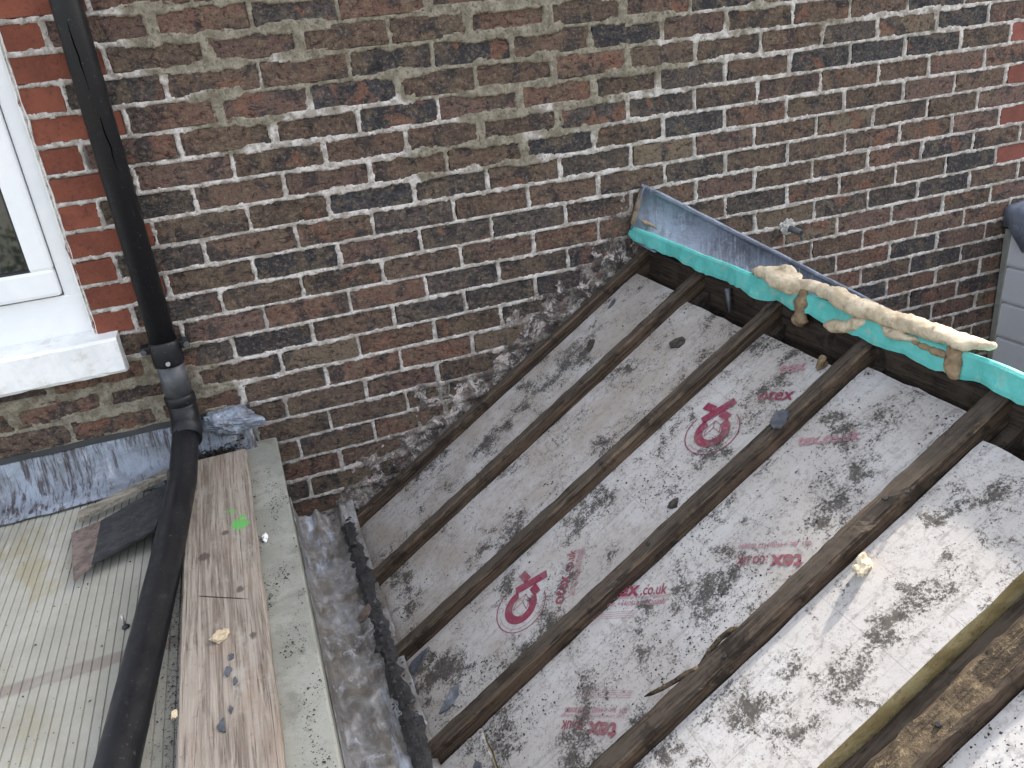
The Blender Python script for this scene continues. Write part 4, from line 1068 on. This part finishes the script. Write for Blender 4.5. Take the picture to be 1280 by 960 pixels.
# ------------------------------------------------------------------ valley gutter
vv = []; ff = []; nx_ = 40; ny = 260
prof_v = [(0.168, -1.395), (0.170, -1.43), (0.180, -1.452), (0.205, -1.462), (0.235, -1.466), (0.262, -1.463), (0.285, -1.455), (0.300, -1.447), (0.318, -1.458), (0.345, -1.462)]
def lerp_prof(t):
    a = t * (len(prof_v) - 1); i = min(int(a), len(prof_v) - 2); f = a - i
    return prof_v[i][0] * (1 - f) + prof_v[i + 1][0] * f, prof_v[i][1] * (1 - f) + prof_v[i + 1][1] * f
for i in range(ny + 1):
    y = -0.02 - 1.9 * i / ny
    for j in range(nx_ + 1):
        x, z = lerp_prof(j / nx_)
        w = 0.008 * fb((x * 14, y * 4, 2.0)) - 0.018 * abs(fb((x * 22 + y * 6, y * 9, 6.0), 2)) + 0.006 - 0.009 * abs(fb((x * 50, y * 26, 3.0), 2)) + 0.002 * fb((x * 80, y * 60, 6.0))
        if j < 8: w *= 0.3
        if j > 30: w *= 0.5
        up = 0.075 * max(0, 1 - (-y - 0.02) / 0.10) ** 2 * (0.7 + 0.5 * fb((x * 16, 3, 1)))
        vv.append((x + (w * 0.4 if j > 7 else 0), y, z + w + up))
for i in range(ny):
    for j in range(nx_): a = i * (nx_ + 1) + j; ff.append((a, a + nx_ + 1, a + nx_ + 2, a + 1))
VG = mesh_obj('valley_gutter', vv, ff, M_LEADV, smooth=True); tag(VG, 'crumpled stained lead gutter between the flat roof edge and rafters', 'gutter')
VG.modifiers.new('thick', 'SOLIDIFY').thickness = 0.003
# dark felt strip along the rafter feet
vv = []; ff = []
for i in range(121):
    y = -0.03 - 1.85 * i / 120
    e0 = 0.009 * fb((y * 12, 1, 1)) + 0.010 * fb((y * 45, 1, 5)); e1 = 0.016 * fb((y * 10, 5, 1)) + 0.014 * fb((y * 38, 2, 1))
    for j, (x, z) in enumerate([(0.292 + e0, -1.444), (0.302, -1.437), (0.318, -1.436), (0.332 + e1, -1.444)]):
        vv.append((x, y, z - 0.004 + 0.004 * fb((y * 24, j * 1.3, 3))))
for i in range(120):
    for j in range(3): a = i * 4 + j; ff.append((a, a + 4, a + 5, a + 1))
FS = mesh_obj('eaves_felt', vv, ff, M_FELT, smooth=False); tag(FS, 'ragged dark felt strip along the feet of the rafters', 'felt'); FS.modifiers.new('t', 'SOLIDIFY').thickness = 0.0015
# ------------------------------------------------------------------ wall stub pipe
SP = empty('overflow_stub', (1.925, -0.002, -0.826)); tag(SP, 'short dark pipe stub sticking out of the brick wall', 'pipe')
bm = tube([(0, 0.02, 0), (0.003, -0.02, -0.002), (0.008, -0.062, -0.008)], 0.0105, 14); bm_obj('stub', bm, M_BLACKG, SP)
bm = tube([(0.008, -0.0625, -0.008), (0.0082, -0.064, -0.0082)], 0.0075, 12); bm_obj('bore', bm, M_GASK, SP)
bm = bmesh.new(); bmesh.ops.create_icosphere(bm, subdivisions=4, radius=1)
for v in bm.verts:
    p = v.co; r = 1 + 0.5 * fb(p * 2.2); v.co = Vector((p.x * r * 0.026, p.y * r * 0.010, p.z * r * 0.024 + 0.004))
bm_obj('mortar_ring', bm, simple('pale_mortar', [(0.35, 0.33, 0.30), (0.5, 0.48, 0.45)], 50, 0.95), SP)
bm = tube([(0.012, -0.055, -0.008), (0.014, -0.058, -0.035)], [0.006, 0.003], 8); bm_obj('drip_stain', bm, M_SLATE, SP)

# ------------------------------------------------------------------ clad cheek on the right
CL = empty('clad_cheek', (2.93, -0.6, -2.5)); tag(CL, 'grey weatherboard side of the neighbouring dormer at the right edge', 'cladding')
ci = Matrix.Translation(-CL.location)
zj = -0.999
for i in range(8):
    z1 = zj - i * 0.1415; z0 = z1 - 0.1415
    bm = bmesh.new()
    pr = [(2.990, z1 + 0.006), (2.926, z1), (2.912, z1 - 0.010), (2.909, z0 + 0.014), (2.912, z0 + 0.004), (2.925, z0 + 0.003), (2.990, z0 + 0.003)]
    a = [bm.verts.new((x, -0.03, z)) for x, z in pr]; b = [bm.verts.new((x, -1.6, z)) for x, z in pr]
    for j in range(7): bm.faces.new((a[j], b[j], b[(j + 1) % 7], a[(j + 1) % 7]))
    bm.faces.new(a[::-1]); bm.faces.new(b)
    o = bm_obj('weatherboard', bm, M_CLAD, CL); o.matrix_parent_inverse = ci
o = bm_obj('corner_bead', box_bm(2.905, 2.93, -0.030, -0.006, -2.15, -0.995, 0.002), M_TRIM, CL); o.matrix_parent_inverse = ci
o = bm_obj('cheek_core', box_bm(2.99, 4.2, -1.6, -0.02, -2.2, -0.92), M_CLAD, CL); o.matrix_parent_inverse = ci
# lead cap over its top
vv = []; ff = []; ny = 60
for i in range(ny + 1):
    y = -0.004 - 1.6 * i / ny
    drop = -0.985 - 0.085 * max(0, 1 - abs((-y - 0.115) / 0.075)) + 0.004 * fb((y * 20, 1, 1))
    if -y < 0.03: drop = -0.985
    for x, z in ((3.6, -0.875), (2.97, -0.900), (2.905, -0.908), (2.892, -0.916), (2.890, -0.93), (2.888 - (0.010 if drop < -1 else 0), drop)): vv.append((x + 0.003 * fb((y * 12, z * 20, 1)), y, z + 0.003 * fb((y * 9, x * 9, 5))))
for i in range(ny):
    for j in range(5): a = i * 6 + j; ff.append((a, a + 1, a + 7, a + 6))
LC = mesh_obj('lead_cap', vv, ff, M_LEADG, CL, smooth=True); LC.matrix_parent_inverse = ci; tag(LC, 'folded grey lead cap with a pointed corner'); LC.modifiers.new('t', 'SOLIDIFY').thickness = 0.004

# ------------------------------------------------------------------ loose bits on the boards
def frag(sy, size, rot, label, mat=M_SLATE, name='slate_fragment', n=None, elong=1.0, cat='slate', group='slate fragments on the roof', thick=0.004):
    r = random.Random(int(sy[0] * 1000) + int(sy[1] * 777)); k = 7
    nn = TB + 0.004 if n is None else n
    pts = []
    for j in range(k):
        a = 6.283 * j / k; q = size * r.uniform(0.55, 1.05)
        x, y = q * math.cos(a) * elong, q * math.sin(a) / elong
        pts.append((sy[0] + x * math.cos(rot) - y * math.sin(rot), sy[1] + x * math.sin(rot) + y * math.cos(rot)))
    vv = [(a, b, nn + r.uniform(-.001, .002)) for a, b in pts] + [(a, b, nn - thick) for a, b in pts]
    ff = [tuple(range(k)), tuple(range(k, 2 * k))[::-1]] + [(i, k + i, k + (i + 1) % k, (i + 1) % k) for i in range(k)]
    o = mesh_obj(name, vv, ff, mat, matrix=RM); tag(o, label, cat, group); return o
frag((0.352, -0.995), 0.026, 0.6, 'dark blue slate piece lying on the fourth rafter', n=0.004, elong=1.2)
frag((0.080, -0.930), 0.016, 0.2, 'dark round clod on the logo board near the fourth rafter', mat=M_GRIT, elong=1.1, cat='clod', name='dirt_clod')
frag((-0.560, -0.905), 0.028, 0.5, 'lead scrap on the logo board just above the lowest rafter foot', mat=M_LEADC, elong=1.3)
frag((-0.600, -0.735), 0.030, 0.3, 'long slate scrap beside the foot of the third rafter', elong=1.5)
frag((-0.640, -0.770), 0.026, 1.3, 'slate scrap standing at the foot of the logo board', mat=M_LEADV, elong=1.3)
frag((-0.560, -1.100), 0.016, 1.3, 'small triangular slate chip below the board joint', elong=1.2)
frag((-0.610, -1.085), 0.014, 0.3, 'dark crumb at the gutter end of the small lower board', elong=1.2)
frag((-0.665, -0.520), 0.026, 0.9, 'brown leaf-like scrap on the felt strip near the gutter', mat=M_FELTB, n=0.03, elong=1.1, cat='scrap', name='felt_scrap')
frag((0.400, -0.110), 0.018, 0.4, 'curled dark scrap high on the wall board', elong=1.5)
frag((0.255, -0.205), 0.022, 0.7, 'dark crust lying mid way up the wall board', mat=M_GRIT, elong=1.6, cat='crust', name='dirt_crust')
frag((0.400, -0.500), 0.030, 2.2, 'thick dark crust near the top of the second board', mat=M_GRIT, elong=1.2, cat='crust', name='dirt_crust')
chip('foam_chip', R(0.215, -1.362, -0.012), 0.022, M_FOAM, 'sunlit curl of foam beside the fifth rafter', 'foam', seed=12, rot=0.5, flat=0.8)
# splinter peeling from the fifth rafter
pts = [R(-0.100, -1.296, -0.002), R(-0.125, -1.288, -0.001), R(-0.150, -1.281, -0.003), R(-0.175, -1.270, -0.008), R(-0.196, -1.257, -0.015), R(-0.210, -1.246, -0.022)]
bm = tube(pts, [0.004, 0.0050, 0.0042, 0.0042, 0.0036, 0.001], 6); o = bm_obj('splinter', bm, M_LIT); o.parent = RAF[4]; o.matrix_parent_inverse = RM.inverted()
bm = tube([R(0.00, -1.294, -0.002), R(-0.015, -1.286, -0.001), R(-0.04, -1.283, -0.001), R(-0.07, -1.287, -0.001), R(-0.10, -1.294, -0.002)], [0.002, 0.005, 0.005, 0.004, 0.002], 6); o = bm_obj('splinter', bm, M_LIT); o.parent = RAF[4]; o.matrix_parent_inverse = RM.inverted()
# knot-like nail stains and chips on rafters
for i, (ri, s, dy) in enumerate([(4, -0.055, -.03), (4, 0.33, -.02), (3, -0.02, -.02), (2, 0.03, -.03), (5, 0.10, -.03), (4, 0.36, -.04), (1, 0.15, -.03)]):
    bm = tube([R(s, RY[ri] + dy, 0.000), R(s, RY[ri] + dy, 0.004)], [0.0045, 0.0035], 8); o = bm_obj('nail_head', bm, M_GASK); o.parent = RAF[ri]; o.matrix_parent_inverse = RM.inverted()

# grit: clustered, one mass
rg = random.Random(99)
def grit_fn(r):
    while True:
        b = r.choice([0, 0, 1, 1, 2, 2, 3, 3, 3, 5, 5, 5, 6])
        rngs = [(-0.63, 0.52, RY[1], RY[0] - RW[0]), (-0.64, 0.51, RY[2], RY[1] - RW[1]), (-0.65, 0.52, RY[3], RY[2] - RW[2]), (-0.67, 0.55, RY[4], RY[3] - RW[3]), 0, (-0.5, 0.51, -1.535, RY[4] - RW[4]), (-0.1, 0.4, RY[6], RY[5] - RW[5])][b]
        s = r.uniform(rngs[0], rngs[1]); y = r.uniform(rngs[2] + .004, rngs[3] - .004)
        f = fb((s * 5, y * 7, 3.0), 3) + 0.55 * fb((s * 18, y * 22, 8.0), 3)
        if f > r.uniform(-0.05, 0.55): return R(s, y, TB + 0.0015), (RN + Vector((r.uniform(-.2, .2), r.uniform(-.2, .2), 0))).normalized()
o = scatter_clump('roof_grit', 9000, grit_fn, [M_GRIT, M_GRIT, M_GRIT, M_MOSS, M_SLATE], (0.0006, 0.0022), rg); tag(o, 'dark grit and moss crumbs scattered over the foil boards', 'grit', kind='stuff')
def grit2(r):
    q = r.random()
    if q < 0.30:
        for _ in range(20):
            y = r.uniform(-0.2, -1.5); x = r.uniform(0.086, 0.168) if r.random() < .6 else r.gauss(0.096, 0.008)
            if fb((x * 25, y * 9, 4.0), 3) > r.uniform(-0.02, 0.5): break
        return Vector((x, y, -1.1345)), Vector((0, 0, 1))
    if q < 0.50:
        return Vector((r.gauss(-0.085, 0.022), r.uniform(-0.6, -1.5), ZF + 0.0005)), Vector((0, 0, 1))
    if q < 0.56:
        return Vector((r.uniform(-0.5, -0.1), r.uniform(-0.3, -1.3), ZF + 0.0005)), Vector((0, 0, 1))
    y = r.uniform(-0.05, -1.25)
    return Vector((r.gauss(0.312, 0.012), y, -1.434 + abs(r.gauss(0, 0.006)))), Vector((r.uniform(-.5, .5), r.uniform(-.5, .5), 1)).normalized()
o = scatter_clump('gutter_grit', 3400, grit2, [M_GRIT, M_GRIT, M_GRIT, M_MOSS, M_MOSS, M_SLATE, M_FELT, M_FELT], (0.0005, 0.0022), rg); tag(o, 'dark crumbs along the trim board and the rafter feet', 'grit', kind='stuff')

def grit3(r):
    y = r.choice([r.uniform(-0.05, -1.2), r.gauss(-0.62, 0.12), r.gauss(-0.85, 0.08)])
    return Vector((r.gauss(0.316, 0.014), y, -1.428 + abs(r.gauss(0, 0.005)))), Vector((r.uniform(-.7, .5), r.uniform(-.6, .6), 1)).normalized()
o = scatter_clump('gutter_scraps', 90, grit3, [M_FELT, M_GRIT, M_FELT, M_SLATE, M_MOSS], (0.003, 0.009), rg); tag(o, 'torn dark scraps littering the felt strip at the rafter feet', 'debris', kind='stuff')

# ------------------------------------------------------------------ garden hedge that the window glass mirrors
HG = empty('garden_hedge', (-1.8, -6.0, -4.6)); tag(HG, 'leafy garden hedge mirrored in the window pane', 'hedge')
rh = random.Random(5); vv = []; ff = []
for i in range(9000):
    t = rh.uniform(0, 6.283); u = rh.uniform(-1, 1); r = rh.random() ** 0.35
    p = Vector((-1.8 + 2.0 * r * math.cos(t) * math.sqrt(1 - u * u), -6.0 + 0.7 * r * math.sin(t) * math.sqrt(1 - u * u), -2.9 + 1.7 * r * u + 0.25 * fb((math.cos(t) * 2, u * 2, 1))))
    a = Vector((rh.gauss(0, 1), rh.gauss(0, 1), rh.gauss(0, 1))).normalized() * rh.uniform(0.03, 0.06); b = a.orthogonal().normalized() * rh.uniform(0.02, 0.035)
    n0 = len(vv); vv += [p - a, p + b, p + a, p - b]; ff.append((n0, n0 + 1, n0 + 2, n0 + 3))
o = mesh_obj('foliage', vv, ff, M_LEAF, HG); o.matrix_parent_inverse = Matrix.Translation(-HG.location)
bm = tube([(-1.8, -6, -4.6), (-1.75, -6, -3.6), (-1.82, -5.95, -2.4)], [0.08, 0.06, 0.03], 10); o = bm_obj('trunk', bm, M_BARK, HG); o.matrix_parent_inverse = Matrix.Translation(-HG.location)
